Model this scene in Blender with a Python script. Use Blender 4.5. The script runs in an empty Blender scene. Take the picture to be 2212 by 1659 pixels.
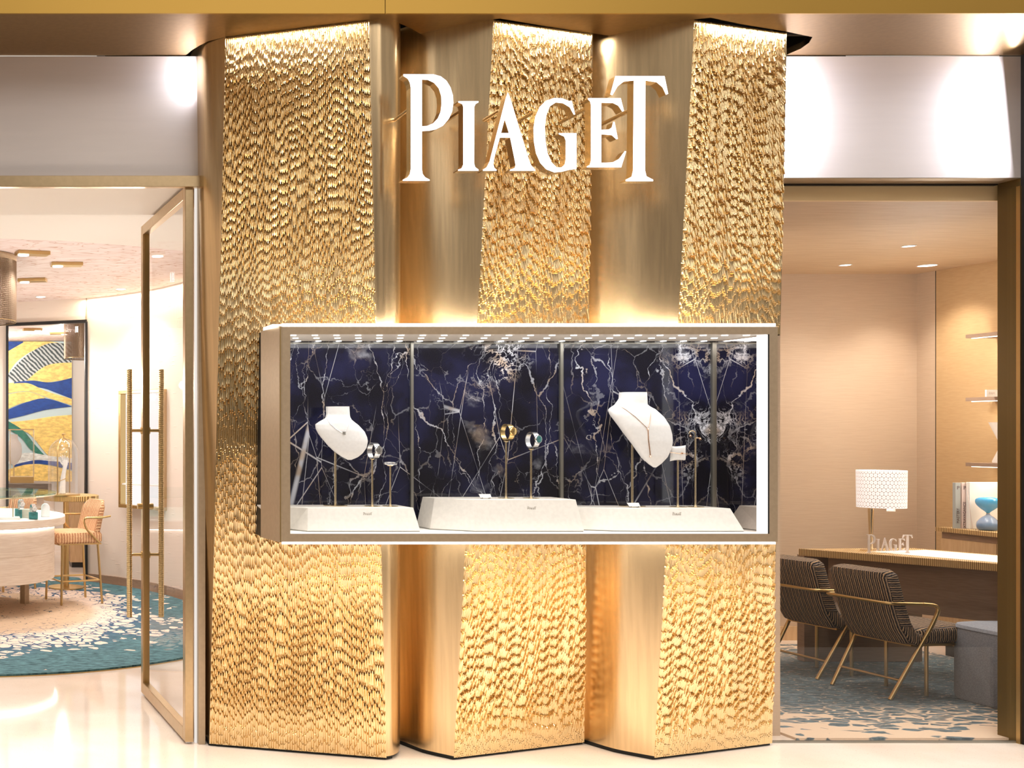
import bpy, math, random
import numpy as np
from mathutils import Vector, Matrix
from mathutils.geometry import tessellate_polygon
random.seed(7); rng = np.random.default_rng(7)
C = bpy.context.scene.collection
sc = bpy.context.scene
# ------------------------------------------------------------------ camera
F, VX, HZ, EYE = 2330.0, -60.0, 935.0, 1.5          # focal length in px, vanishing point, horizon, eye height
cd = bpy.data.cameras.new('camera'); cam = bpy.data.objects.new('camera', cd); C.objects.link(cam)
cam.location = (0, 0, EYE); cam.rotation_euler = (math.pi/2, 0, 0)
cd.sensor_fit = 'HORIZONTAL'; cd.sensor_width = 36; cd.lens = 36*F/2212
cd.shift_x = (1106-VX)/2212; cd.shift_y = (HZ-829.5)/2212; cd.clip_start = .05
sc.camera = cam
# ------------------------------------------------------------------ view, world
sc.view_settings.view_transform = 'Standard'; sc.view_settings.look = 'None'
sc.view_settings.gamma = 1; sc.view_settings.use_curve_mapping = False
sc.view_settings.exposure = 0.0
W = bpy.data.worlds.new('world'); sc.world = W; W.use_nodes = True
nt = W.node_tree; bg = nt.nodes['Background']
tc = nt.nodes.new('ShaderNodeTexCoord'); sx = nt.nodes.new('ShaderNodeSeparateXYZ'); cr = nt.nodes.new('ShaderNodeValToRGB')
nt.links.new(tc.outputs['Generated'], sx.inputs[0]); nt.links.new(sx.outputs['Z'], cr.inputs[0])
cr.color_ramp.elements[0].position = 0.0; cr.color_ramp.elements[0].color = (.125, .105, .085, 1)
cr.color_ramp.elements[1].position = .75; cr.color_ramp.elements[1].color = (1.0, .93, .84, 1)
e = cr.color_ramp.elements.new(.22); e.color = (.20, .175, .15, 1)
mpw = nt.nodes.new('ShaderNodeMapping'); mpw.inputs['Scale'].default_value = (2.6, 2.6, .25)      # added brightness noise, gives the smooth gold reflected gradients
nzw = nt.nodes.new('ShaderNodeTexNoise'); nzw.inputs['Scale'].default_value = 1.0; nzw.inputs['Detail'].default_value = 1.0
rw = nt.nodes.new('ShaderNodeMapRange'); rw.inputs[1].default_value = .38; rw.inputs[2].default_value = .62; rw.inputs[3].default_value = .6; rw.inputs[4].default_value = 2.4
nt.links.new(tc.outputs['Generated'], mpw.inputs[0]); nt.links.new(mpw.outputs[0], nzw.inputs['Vector']); nt.links.new(nzw.outputs[0], rw.inputs[0])
nt.links.new(cr.outputs[0], bg.inputs['Color']); nt.links.new(rw.outputs[0], bg.inputs['Strength'])
def P(px, py, Y):
    return Vector(((px-VX)/F*Y, Y, EYE-(py-HZ)/F*Y))
def X(px, Y): return (px-VX)/F*Y
def Z(py, Y): return EYE-(py-HZ)/F*Y
# ------------------------------------------------------------------ lights
def light(name, kind, loc, power, size=.1, rot=(0,0,0), color=(1,.93,.84), sy=None, spot=1.6, blend=.6, spread=None):
    d = bpy.data.lights.new(name, kind); d.energy = power; d.color = color
    if kind == 'AREA':
        d.shape = 'RECTANGLE'; d.size = size; d.size_y = sy or size
        if spread: d.spread = spread
    else: d.shadow_soft_size = size
    if kind == 'SPOT': d.spot_size = spot; d.spot_blend = blend
    o = bpy.data.objects.new(name, d); C.objects.link(o); o.location = loc; o.rotation_euler = rot
    return o
R = math.radians
def aim(o, t):
    o.rotation_euler = (Vector(t)-o.location).to_track_quat('-Z', 'Y').to_euler()
# added unseen area fills, standing in for mall ceiling light
aim(light('mall_fill_light', 'AREA', (3.0, -1.0, 5.2), 45, 5.0, sy=1.6, color=(1,.95,.9)), (2.6, 4.4, .4))
aim(light('mall_fill_light', 'AREA', (-4.0, 1.0, 5.2), 30, 2.0, sy=4.0, color=(1,.95,.9)), (2.0, 5.0, 1.2))
light('mall_fill_light', 'AREA', (2.6, 3.9, 5.0), 92, 7.0, sy=.5, color=(1,.96,.92), spread=R(75))  # added overhead fill, whitens only the floor near the facade
# ------------------------------------------------------------------ materials
class N:
    def __init__(s, name):
        s.m = bpy.data.materials.new(name); s.m.use_nodes = True; s.t = s.m.node_tree
        s.b = s.t.nodes['Principled BSDF']; s.out = s.t.nodes['Material Output']
    def n(s, typ, **kw):
        x = s.t.nodes.new('ShaderNode'+typ)
        for k, v in kw.items():
            if k.startswith('i_'):
                key = k[2:]; key = int(key) if key.isdigit() else key.replace('_', ' ')
                if isinstance(v, bpy.types.NodeSocket): s.t.links.new(v, x.inputs[key])
                else: x.inputs[key].default_value = v
            else: setattr(x, k, v)
        return x
    def math(s, op, a, b=None, c=None, clamp=False):
        x = s.t.nodes.new('ShaderNodeMath'); x.operation = op; x.use_clamp = clamp
        for i, v in enumerate((a, b, c)):
            if v is None: continue
            if isinstance(v, bpy.types.NodeSocket): s.t.links.new(v, x.inputs[i])
            else: x.inputs[i].default_value = v
        return x.outputs[0]
    def ss(s, v, a, b):                    # smooth step, also falling when a > b
        x = s.t.nodes.new('ShaderNodeMapRange'); x.interpolation_type = 'SMOOTHSTEP'
        s.t.links.new(v, x.inputs[0]); lo, hi, r0, r1 = (a, b, 0, 1) if a < b else (b, a, 1, 0)
        for i, q in ((1, lo), (2, hi), (3, r0), (4, r1)): x.inputs[i].default_value = q
        return x.outputs[0]
    def mix(s, f, a, b):
        x = s.t.nodes.new('ShaderNodeMix'); x.data_type = 'RGBA'
        for i, v in ((0, f), (6, a), (7, b)):
            if isinstance(v, bpy.types.NodeSocket): s.t.links.new(v, x.inputs[i])
            else: x.inputs[i].default_value = v if i == 0 else (*v, 1)
        return x.outputs[2]
    def set(s, **kw):
        for k, v in kw.items():
            k = k.replace('_', ' ')
            if isinstance(v, bpy.types.NodeSocket): s.t.links.new(v, s.b.inputs[k])
            else: s.b.inputs[k].default_value = (*v, 1) if isinstance(v, tuple) and len(v) == 3 else v
        return s
    def bump(s, h, strength=.3, dist=.005):
        x = s.n('Bump', i_Strength=strength, i_Distance=dist, i_Height=h); s.t.links.new(x.outputs[0], s.b.inputs['Normal'])
    def pos(s, scale=(1,1,1)):
        g = s.n('NewGeometry'); m = s.n('Mapping', i_Vector=g.outputs['Position']); m.inputs['Scale'].default_value = scale
        return m.outputs[0]
    def obj(s, scale=(1,1,1)):
        g = s.n('TexCoord'); m = s.n('Mapping', i_Vector=g.outputs['Object']); m.inputs['Scale'].default_value = scale
        return m.outputs[0]
def lin(r, g, b): return tuple((c/255/12.92 if c/255 <= .04045 else ((c/255+.055)/1.055)**2.4) for c in (r, g, b))
def simple(name, col, rough=.5, metal=0., noise=0., nscale=20, stretch=(1,1,1), **kw):
    n = N(name); n.set(Roughness=rough, Metallic=metal, **kw)
    if noise:
        t = n.n('TexNoise', i_Vector=n.obj(stretch), i_Scale=nscale, i_Detail=3.0)
        f = n.ss(t.outputs[0], .35, .65)
        n.set(Base_Color=n.mix(f, tuple(c*(1-noise) for c in col), tuple(min(1, c*(1+noise)) for c in col)))
        n.bump(t.outputs[0], .08, .002)
    else: n.set(Base_Color=col)
    return n.m
def emis(name, col, s):
    n = N(name); n.set(Base_Color=(0,0,0), Emission_Color=col, Emission_Strength=s); return n.m
def glassy(name, tint=(1,1,1), refl=.03, rough=.0):
    n = N(name); tr = n.n('BsdfTransparent'); tr.inputs[0].default_value = (*tint, 1)
    gl = n.n('BsdfGlossy', i_Roughness=rough); fr = n.n('LayerWeight', i_Blend=.5)
    mx = n.n('MixShader'); f = n.math('ADD', n.math('MULTIPLY', n.math('POWER', fr.outputs['Facing'], 4.0), .5), refl, clamp=True)
    n.t.links.new(f, mx.inputs[0]); n.t.links.new(tr.outputs[0], mx.inputs[1]); n.t.links.new(gl.outputs[0], mx.inputs[2])
    n.t.links.new(mx.outputs[0], n.out.inputs[0]); return n.m
M = {}
M['gold'] = simple('brushed_gold', (.75,.56,.33), .27, 1., .06, 60, (1,1,.04))
M['goldtex'] = simple('carved_gold', (.79,.605,.345), .27, 1.)
M['soffit'] = simple('bronze_gold_sheet', (.33,.205,.085), .34, 1., .04, 40)
M['fascia'] = simple('satin_gold_sheet', (.44,.26,.055), .4, .85)
M['champ'] = simple('champagne_metal', (.46,.35,.235), .36, .5, .03, 50)
M['doormetal'] = simple('satin_brass', (.60,.44,.255), .3, .95, .03, 40)
M['chain'] = simple('brown_metal_chain', (.30,.215,.145), .4, .7)
M['brass'] = simple('aged_brass', (.62,.44,.20), .3, 1.)
M['signpanel'] = simple('pearl_panel', (.76,.70,.68), .42, .2, .01, 30, (.1,1,1))
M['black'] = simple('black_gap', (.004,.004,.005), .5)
M['blackfr'] = simple('black_frame', (.012,.011,.012), .35)
M['white'] = simple('white_lacquer', (.86,.84,.80), .4)
M['plinth'] = simple('cream_plinth', (.74,.70,.64), .45, 0, .03, 60)
M['engrave'] = simple('engraved_grey', (.36,.32,.27), .6)
M['bust'] = simple('white_leather', (.90,.90,.90), .5, 0, .02, 90)
M['pole'] = simple('pale_gold_pole', (.85,.70,.47), .25, 1.)
M['cream'] = simple('cream_wall', (.80,.74,.67), .7)
M['creamceil'] = simple('cream_ceiling', (.84,.77,.69), .7)
M['silver'] = simple('steel', (.75,.76,.78), .18, 1.)
M['strip'] = simple('grey_metal_strip', (.35,.34,.30), .3, .8)
M['yellowgold'] = simple('polished_yellow_gold', (.92,.66,.28), .15, 1.)
M['rose'] = simple('rose_gold', (.85,.55,.38), .2, 1.)
M['glass'] = glassy('clear_glass'); M['glass2'] = glassy('case_glass', refl=.015)
M['domeglass'] = glassy('dome_glass', refl=.16)
M['tealglass'] = glassy('green_edge_glass', (.75,.93,.92), .05)
M['led'] = emis('led_strip', (1,.93,.84), 9.0)
M['letterface'] = emis('lit_letter_face', (.97,.98,1), 3.0)
M['spot'] = emis('lit_lens', (1,.97,.92), 9.0); M['casespot'] = emis('case_lens', (1,.98,.95), 5.0)
M['woodend'] = None
M['teal'] = simple('teal_leather', (.05,.22,.22), .5, 0, .2, 60)
M['pouf'] = simple('blue_grey_fabric', (.27,.29,.34), .9, 0, .12, 160)
M['desk_top'] = simple('white_leather_inlay', (.87,.80,.74), .45)
# carved veneer edge: fine vertical ridges
def ridged(name, c1, c2, sc_=160, rough=.5, metal=0., axis='xy'):
    n = N(name); g = n.n('NewGeometry'); s = n.n('SeparateXYZ', i_Vector=g.outputs['Position'])
    a = n.math('ADD', n.math('MULTIPLY', s.outputs[0], float(sc_)), n.math('MULTIPLY', s.outputs[1], -float(sc_)*.95))
    t = n.n('TexNoise', i_Scale=3.0, i_Vector=g.outputs['Position'])
    w = n.math('SINE', n.math('ADD', a, n.math('MULTIPLY', t.outputs[0], 6.0)))
    f = n.ss(w, -.6, .9); n.set(Base_Color=n.mix(f, c1, c2), Roughness=rough, Metallic=metal); n.bump(w, .4, .003); return n.m
M['ridge'] = ridged('ridged_oak_edge', lin(140,105,60), lin(215,180,125), 520)
M['carvedbrass'] = ridged('carved_brass_edge', lin(150,115,65), lin(235,205,140), 420, .4, .5)
# marble
def marble():
    n = N('navy_marble'); g = n.n('NewGeometry'); s = n.n('SeparateXYZ', i_Vector=g.outputs['Position'])
    x0 = X(1540, 4.975)
    xa = n.math('ABSOLUTE', n.math('SUBTRACT', s.outputs[0], x0))           # book-matched about the last joint
    v = n.n('CombineXYZ'); n.t.links.new(xa, v.inputs[0]); n.t.links.new(s.outputs[2], v.inputs[2])
    nz = n.n('TexNoise', i_Vector=v.outputs[0], i_Scale=2.6, i_Detail=6.0, i_Roughness=.6)
    dv = n.n('VectorMath', operation='MULTIPLY_ADD', i_0=nz.outputs['Color'], i_1=(.26,.26,.26), i_2=v.outputs[0])
    def vein(scale, w, seed, mapping=(1,1,1), rot=0.):
        mp = n.n('Mapping', i_Vector=dv.outputs[0]); mp.inputs['Scale'].default_value = mapping; mp.inputs['Location'].default_value = (seed, 0, seed*1.7); mp.inputs['Rotation'].default_value = (0, rot, 0)
        vo = n.n('TexVoronoi', feature='DISTANCE_TO_EDGE', i_Vector=mp.outputs[0], i_Scale=scale)
        wn = n.n('TexNoise', i_Vector=dv.outputs[0], i_Scale=7.0+seed, i_Detail=3.0)
        wd = n.math('MULTIPLY', n.ss(wn.outputs[0], .42, .68), w)
        q = n.math('DIVIDE', vo.outputs['Distance'], n.math('ADD', wd, .0008))
        return n.ss(q, 1.5, .5)
    a = vein(3.2, .010, 1.3, (1.4,1,.55), .45)
    b = vein(7.0, .018, 4.1, (1,1,.7), -.6)
    c = vein(1.9, .007, 9.2, (2.4,1,.5), .5)
    d = vein(16.0, .045, 2.2)
    def straight(sc_, w, rot, mp_, seed):
        mp = n.n('Mapping', i_Vector=v.outputs[0]); mp.inputs['Scale'].default_value = mp_; mp.inputs['Location'].default_value = (seed,0,seed); mp.inputs['Rotation'].default_value = (0,rot,0)
        vo = n.n('TexVoronoi', feature='DISTANCE_TO_EDGE', i_Vector=mp.outputs[0], i_Scale=sc_)
        wn = n.n('TexNoise', i_Vector=v.outputs[0], i_Scale=2.5, i_Detail=2.0)
        return n.math('MULTIPLY', n.ss(vo.outputs['Distance'], w, w*.25), n.ss(wn.outputs[0], .40, .56))
    st = n.math('MAXIMUM', straight(2.6, .0036, .33, (1.6,1,.45), 3.1), straight(2.0, .0030, -.95, (1.5,1,.5), 7.7))
    # broad chalky patches near the book-match joint and in the upper middle
    pn = n.n('TexNoise', i_Vector=dv.outputs[0], i_Scale=3.4, i_Detail=4.0)
    near = n.ss(xa, .42, .05)
    patch = n.ss(n.math('ADD', pn.outputs[0], n.math('MULTIPLY', near, .10)), .60, .66)
    rg = n.n('TexNoise', i_Vector=dv.outputs[0], i_Scale=14.0, i_Detail=5.0, i_Roughness=.7)
    ridge = n.ss(n.math('ABSOLUTE', n.math('SUBTRACT', rg.outputs[0], .5)), .035, .005)
    cx2 = n.math('SUBTRACT', s.outputs[0], 2.40); cz2 = n.math('SUBTRACT', s.outputs[2], 1.85)
    blob = n.ss(n.math('SQRT', n.math('ADD', n.math('MULTIPLY', cx2, cx2), n.math('MULTIPLY', n.math('MULTIPLY', cz2, cz2), 1.6))), .34, .02)
    zone = n.ss(n.math('ADD', n.math('MULTIPLY', pn.outputs[0], .7), n.math('ADD', n.math('MULTIPLY', near, .17), n.math('MULTIPLY', blob, .23))), .44, .56)
    tot = n.math('MAXIMUM', n.math('MULTIPLY', a, n.math('ADD', .35, zone)), n.math('MULTIPLY', b, n.math('ADD', .15, zone)))
    tot = n.math('MAXIMUM', n.math('MAXIMUM', tot, n.math('MULTIPLY', st, .7)), n.math('MULTIPLY', c, .55)); tot = n.math('MAXIMUM', tot, n.math('MULTIPLY', d, n.math('MULTIPLY', zone, .9)))
    tot = n.math('MAXIMUM', tot, n.math('MULTIPLY', ridge, zone)); tot = n.math('MAXIMUM', tot, n.math('MULTIPLY', n.math('MULTIPLY', patch, zone), .8), clamp=True)
    big = n.n('TexNoise', i_Vector=v.outputs[0], i_Scale=5.0, i_Detail=3.0)
    base = n.mix(n.ss(big.outputs[0], .35, .7), (.004,.004,.011), (.013,.0145,.055))
    pc = n.n('TexNoise', i_Vector=v.outputs[0], i_Scale=9.0)
    vc = n.mix(n.ss(pc.outputs[0], .45, .62), (.80,.83,.93), (.72,.58,.46))
    n.set(Base_Color=n.mix(tot, base, vc), Roughness=.06, Specular_IOR_Level=.5); return n.m
M['marble'] = marble()
# terrazzo floor
def terrazzo():
    n = N('cream_terrazzo'); p = n.pos()
    a = n.n('TexVoronoi', i_Vector=p, i_Scale=55.0); b = n.n('TexNoise', i_Vector=p, i_Scale=190.0, i_Detail=2.0)
    c = n.n('TexNoise', i_Vector=p, i_Scale=1.6, i_Detail=4.0)
    base = n.mix(n.ss(c.outputs[0], .3, .7), lin(226,208,192), lin(240,228,216))
    s1 = n.math('MULTIPLY', n.ss(b.outputs[0], .66, .72), .75)
    base = n.mix(s1, base, lin(150,125,108))
    s2 = n.math('MULTIPLY', n.ss(a.outputs['Distance'], .22, .1), n.ss(b.outputs[0], .5, .6))
    base = n.mix(n.math('MULTIPLY', s2, .5), base, lin(190,160,140))
    n.set(Base_Color=base, Roughness=.07, Specular_IOR_Level=.6); return n.m
M['terrazzo'] = terrazzo()
def rugmat(kind):
    n = N('rug_pile_'+kind); g = n.n('NewGeometry'); s = n.n('SeparateXYZ', i_Vector=g.outputs['Position'])
    fb = n.n('TexNoise', i_Vector=n.pos((2,7,1)), i_Scale=7.0, i_Detail=6.0, i_Roughness=.7)
    fine = n.n('TexNoise', i_Vector=n.pos((1,1,1)), i_Scale=260.0)
    nz = n.n('TexNoise', i_Vector=g.outputs['Position'], i_Scale=9.0, i_Detail=3.0)
    dv = n.n('VectorMath', operation='MULTIPLY_ADD', i_0=nz.outputs['Color'], i_1=(.07,.07,.0), i_2=g.outputs['Position'])
    if kind == 'round':
        cx, cy = -.1, 9.0
        dx = n.math('SUBTRACT', s.outputs[0], cx); dy = n.math('SUBTRACT', s.outputs[1], cy)
        r = n.math('SQRT', n.math('ADD', n.math('MULTIPLY', dx, dx), n.math('MULTIPLY', dy, dy)))
        vo = n.n('TexVoronoi', i_Vector=dv.outputs[0], i_Scale=10.5); ve = n.n('TexVoronoi', feature='DISTANCE_TO_EDGE', i_Vector=dv.outputs[0], i_Scale=10.5)
        lv = n.n('TexNoise', i_Vector=g.outputs['Position'], i_Scale=1.6)
        rr = n.math('ADD', r, n.math('MULTIPLY', n.math('SUBTRACT', lv.outputs[0], .5), 1.3))
        sep = n.n('SeparateColor', i_Color=vo.outputs['Color'])
        keep = n.math('GREATER_THAN', n.math('ADD', sep.outputs[0], .02), n.ss(rr, 1.35, 2.15))
        wdt = n.math('MULTIPLY', n.ss(rr, .9, 2.1), .16)
        gap = n.ss(n.math('SUBTRACT', ve.outputs['Distance'], wdt), .0, .03)
        crk = n.n('TexVoronoi', feature='DISTANCE_TO_EDGE', i_Vector=dv.outputs[0], i_Scale=13.0)
        cn = n.n('TexNoise', i_Vector=g.outputs['Position'], i_Scale=20.0)
        crack = n.math('MULTIPLY', n.ss(crk.outputs['Distance'], .03, .012), n.ss(cn.outputs[0], .52, .6))
        cream = n.math('MULTIPLY', keep, n.math('MAXIMUM', gap, n.ss(rr, 1.25, .9)))
        ccol = n.mix(n.ss(r, 1.05, 1.2), lin(205,178,150), lin(236,214,198))
        ccol = n.mix(crack, ccol, lin(40,60,75))
        tcol = n.mix(n.ss(fb.outputs[0], .3, .7), lin(28,62,74), lin(104,150,158))
        tcol = n.mix(n.ss(rr, 2.0, 1.3), tcol, lin(60,88,120))
        col = n.mix(cream, tcol, ccol)
    else:
        mp = n.n('Mapping', i_Vector=dv.outputs[0]); mp.inputs['Scale'].default_value = (1,2.4,1)
        vo = n.n('TexVoronoi', i_Vector=mp.outputs[0], i_Scale=9.5); ve = n.n('TexVoronoi', feature='DISTANCE_TO_EDGE', i_Vector=mp.outputs[0], i_Scale=9.5)
        sep = n.n('SeparateColor', i_Color=vo.outputs['Color'])
        lv = n.n('TexNoise', i_Vector=g.outputs['Position'], i_Scale=.7)
        band = n.math('ABSOLUTE', n.math('SUBTRACT', n.math('ADD', s.outputs[1], n.math('MULTIPLY', n.math('SUBTRACT', lv.outputs[0], .5), .6)), 6.55))
        dens = n.ss(band, 1.45, .40)
        keep = n.math('LESS_THAN', sep.outputs[0], n.math('ADD', n.math('MULTIPLY', dens, 1.1), .14))
        gap = n.ss(ve.outputs['Distance'], .02, .10)
        full = n.ss(dens, .75, 1.0)
        cut = n.n('TexNoise', i_Vector=n.pos((1,3,1)), i_Scale=9.0, i_Detail=4.0)
        lines = n.ss(n.math('ABSOLUTE', n.math('SUBTRACT', cut.outputs[0], .5)), .004, .016)
        teal = n.math('MULTIPLY', keep, n.math('MAXIMUM', gap, n.math('MULTIPLY', full, lines)))
        tcol = n.mix(n.ss(fb.outputs[0], .35, .65), lin(52,68,76), lin(98,120,130))
        col = n.mix(teal, lin(214,190,165), tcol)
    n.set(Base_Color=col, Roughness=.95); n.bump(fine.outputs[0], .4, .004); return n.m
M['rug_l'] = rugmat('round'); M['rug_r'] = rugmat('broad')
def stripes(name, c1, c2, c3, axis, freq, zs):
    n = N(name); o = n.n('TexCoord'); s = n.n('SeparateXYZ', i_Vector=o.outputs['Object'])
    t = n.n('TexNoise', i_Vector=o.outputs['Object'], i_Scale=70.0, i_Detail=2.0)
    nm = n.n('SeparateXYZ', i_Vector=o.outputs['Normal']); sd = n.math('GREATER_THAN', n.math('ABSOLUTE', nm.outputs[1]), .72)
    up_ = n.math('GREATER_THAN', s.outputs[2], zs); alt = n.math('ADD', n.math('MULTIPLY', s.outputs[2], up_), n.math('MULTIPLY', s.outputs[0], n.math('SUBTRACT', 1.0, up_)))
    co_ = n.math('ADD', n.math('MULTIPLY', sd, alt), n.math('MULTIPLY', n.math('SUBTRACT', 1.0, sd), s.outputs[axis]))
    a = n.math('ADD', n.math('MULTIPLY', co_, freq), n.math('MULTIPLY', t.outputs[0], 3.0))
    w = n.math('SINE', a); f = n.ss(w, -.25, .35)
    w2 = n.math('SINE', n.math('MULTIPLY', a, .5)); f2 = n.ss(w2, .3, .8)
    col = n.mix(f2, n.mix(f, c1, c2), n.mix(f, c1, c3))
    n.set(Base_Color=col, Roughness=.95); n.bump(w, .5, .004); return n.m
M['tweed'] = stripes('black_beige_tweed', (.012,.011,.014), lin(190,160,128), lin(120,108,102), 1, 500., .42)
M['stoolfab'] = stripes('tan_rust_stripe', lin(186,134,98), lin(222,184,142), lin(230,194,152), 1, 250., .65)
def silk(name, c1, c2, scale=3., st=(.4,1,8), rough=.6):
    n = N(name); t = n.n('TexNoise', i_Vector=n.pos(st), i_Scale=scale*6, i_Detail=5.0); t2 = n.n('TexNoise', i_Vector=n.pos(), i_Scale=scale)
    f = n.math('ADD', n.math('MULTIPLY', n.ss(t.outputs[0], .3, .7), .6), n.math('MULTIPLY', t2.outputs[0], .4))
    n.set(Base_Color=n.mix(f, c1, c2), Roughness=rough); n.bump(t.outputs[0], .08, .002); return n.m
M['wallpaper'] = silk('silk_wallcovering', lin(190,165,140), lin(202,178,152), 3., (.5,1,14))
M['tanwall'] = silk('tan_wall_panel', lin(186,152,108), lin(198,164,120))
M['tanceil'] = silk('tan_ceiling', lin(180,148,112), lin(198,168,132), 2., (.4,4,1))
M['deskwood'] = silk('taupe_veneer', lin(138,112,92), lin(160,132,110))
M['cabwood'] = silk('light_oak_veneer', lin(192,155,112), lin(212,178,136), 3., (3,3,.4))
M['counterwood'] = silk('pale_figured_veneer', lin(222,202,182), lin(244,230,214), 4., (.3,.3,5))
M['deskgrey'] = silk('grey_stone', lin(95,85,75), lin(140,128,115))
def embossed():
    n = N('embossed_cream_wall'); v = n.n('TexVoronoi', i_Vector=n.pos((4.6,4.6,26)), i_Scale=1.0); v.inputs['Randomness'].default_value = .8
    f = n.ss(v.outputs['Distance'], .17, .07); n.set(Base_Color=lin(232,216,202), Roughness=.7); n.bump(f, .35, .006); return n.m
M['emboss'] = embossed()
def pinkmarble():
    n = N('pink_veined_ceiling'); nz = n.n('TexNoise', i_Vector=n.pos((.8,1.6,1)), i_Scale=1.6, i_Detail=3.0)
    dv = n.n('VectorMath', operation='MULTIPLY_ADD', i_0=nz.outputs['Color'], i_1=(1.2,1.6,.8), i_2=n.pos((.6,2.2,1)))
    a = n.n('TexNoise', i_Vector=dv.outputs[0], i_Scale=2.4, i_Detail=2.0)
    q = n.math('ABSOLUTE', n.math('SUBTRACT', n.math('FRACT', n.math('MULTIPLY', a.outputs[0], 9.0)), .5))
    f = n.ss(q, .10, .0); g2 = n.ss(q, .5, .1)
    c = n.mix(n.math('MULTIPLY', g2, .5), lin(238,220,214), lin(226,200,190)); c = n.mix(n.math('MULTIPLY', f, .9), c, lin(200,156,134))
    n.set(Base_Color=c, Roughness=.7); return n.m
M['pinkceil'] = pinkmarble()
def honeycomb():
    n = N('lit_honeycomb_shade'); o = n.n('TexCoord'); s = n.n('SeparateXYZ', i_Vector=o.outputs['Object'])
    ang = n.math('ARCTAN2', s.outputs[1], s.outputs[0]); v = n.n('CombineXYZ')
    n.t.links.new(n.math('MULTIPLY', ang, 6.2070), v.inputs[0]); n.t.links.new(n.math('MULTIPLY', s.outputs[2], 37.7), v.inputs[1])
    # hexagon lattice as two offset grids
    def cell(off):
        sx_ = n.n('SeparateXYZ', i_Vector=v.outputs[0])
        a = n.math('SUBTRACT', n.math('FRACT', n.math('ADD', sx_.outputs[0], off)), .5)
        b = n.math('SUBTRACT', n.math('MULTIPLY', n.math('FRACT', n.math('ADD', n.math('DIVIDE', sx_.outputs[1], 1.732), off)), 1.732), .866)
        return n.math('SQRT', n.math('ADD', n.math('MULTIPLY', a, a), n.math('MULTIPLY', b, b)))
    d = n.math('MINIMUM', cell(0.), cell(.5)); ln = n.math('ADD', n.ss(d, .43, .50), n.ss(d, .10, .06), clamp=True)
    n.set(Base_Color=n.mix(ln, (.85,.82,.80), (.30,.22,.18)), Roughness=.6, Emission_Color=n.mix(ln, (1,.95,.92), (.30,.22,.18)), Emission_Strength=.62); return n.m
M['shade'] = honeycomb()
def handmat():
    return simple('ribbed_brass', (.74,.58,.32), .32, 1.)
M['handle'] = handmat()
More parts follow.
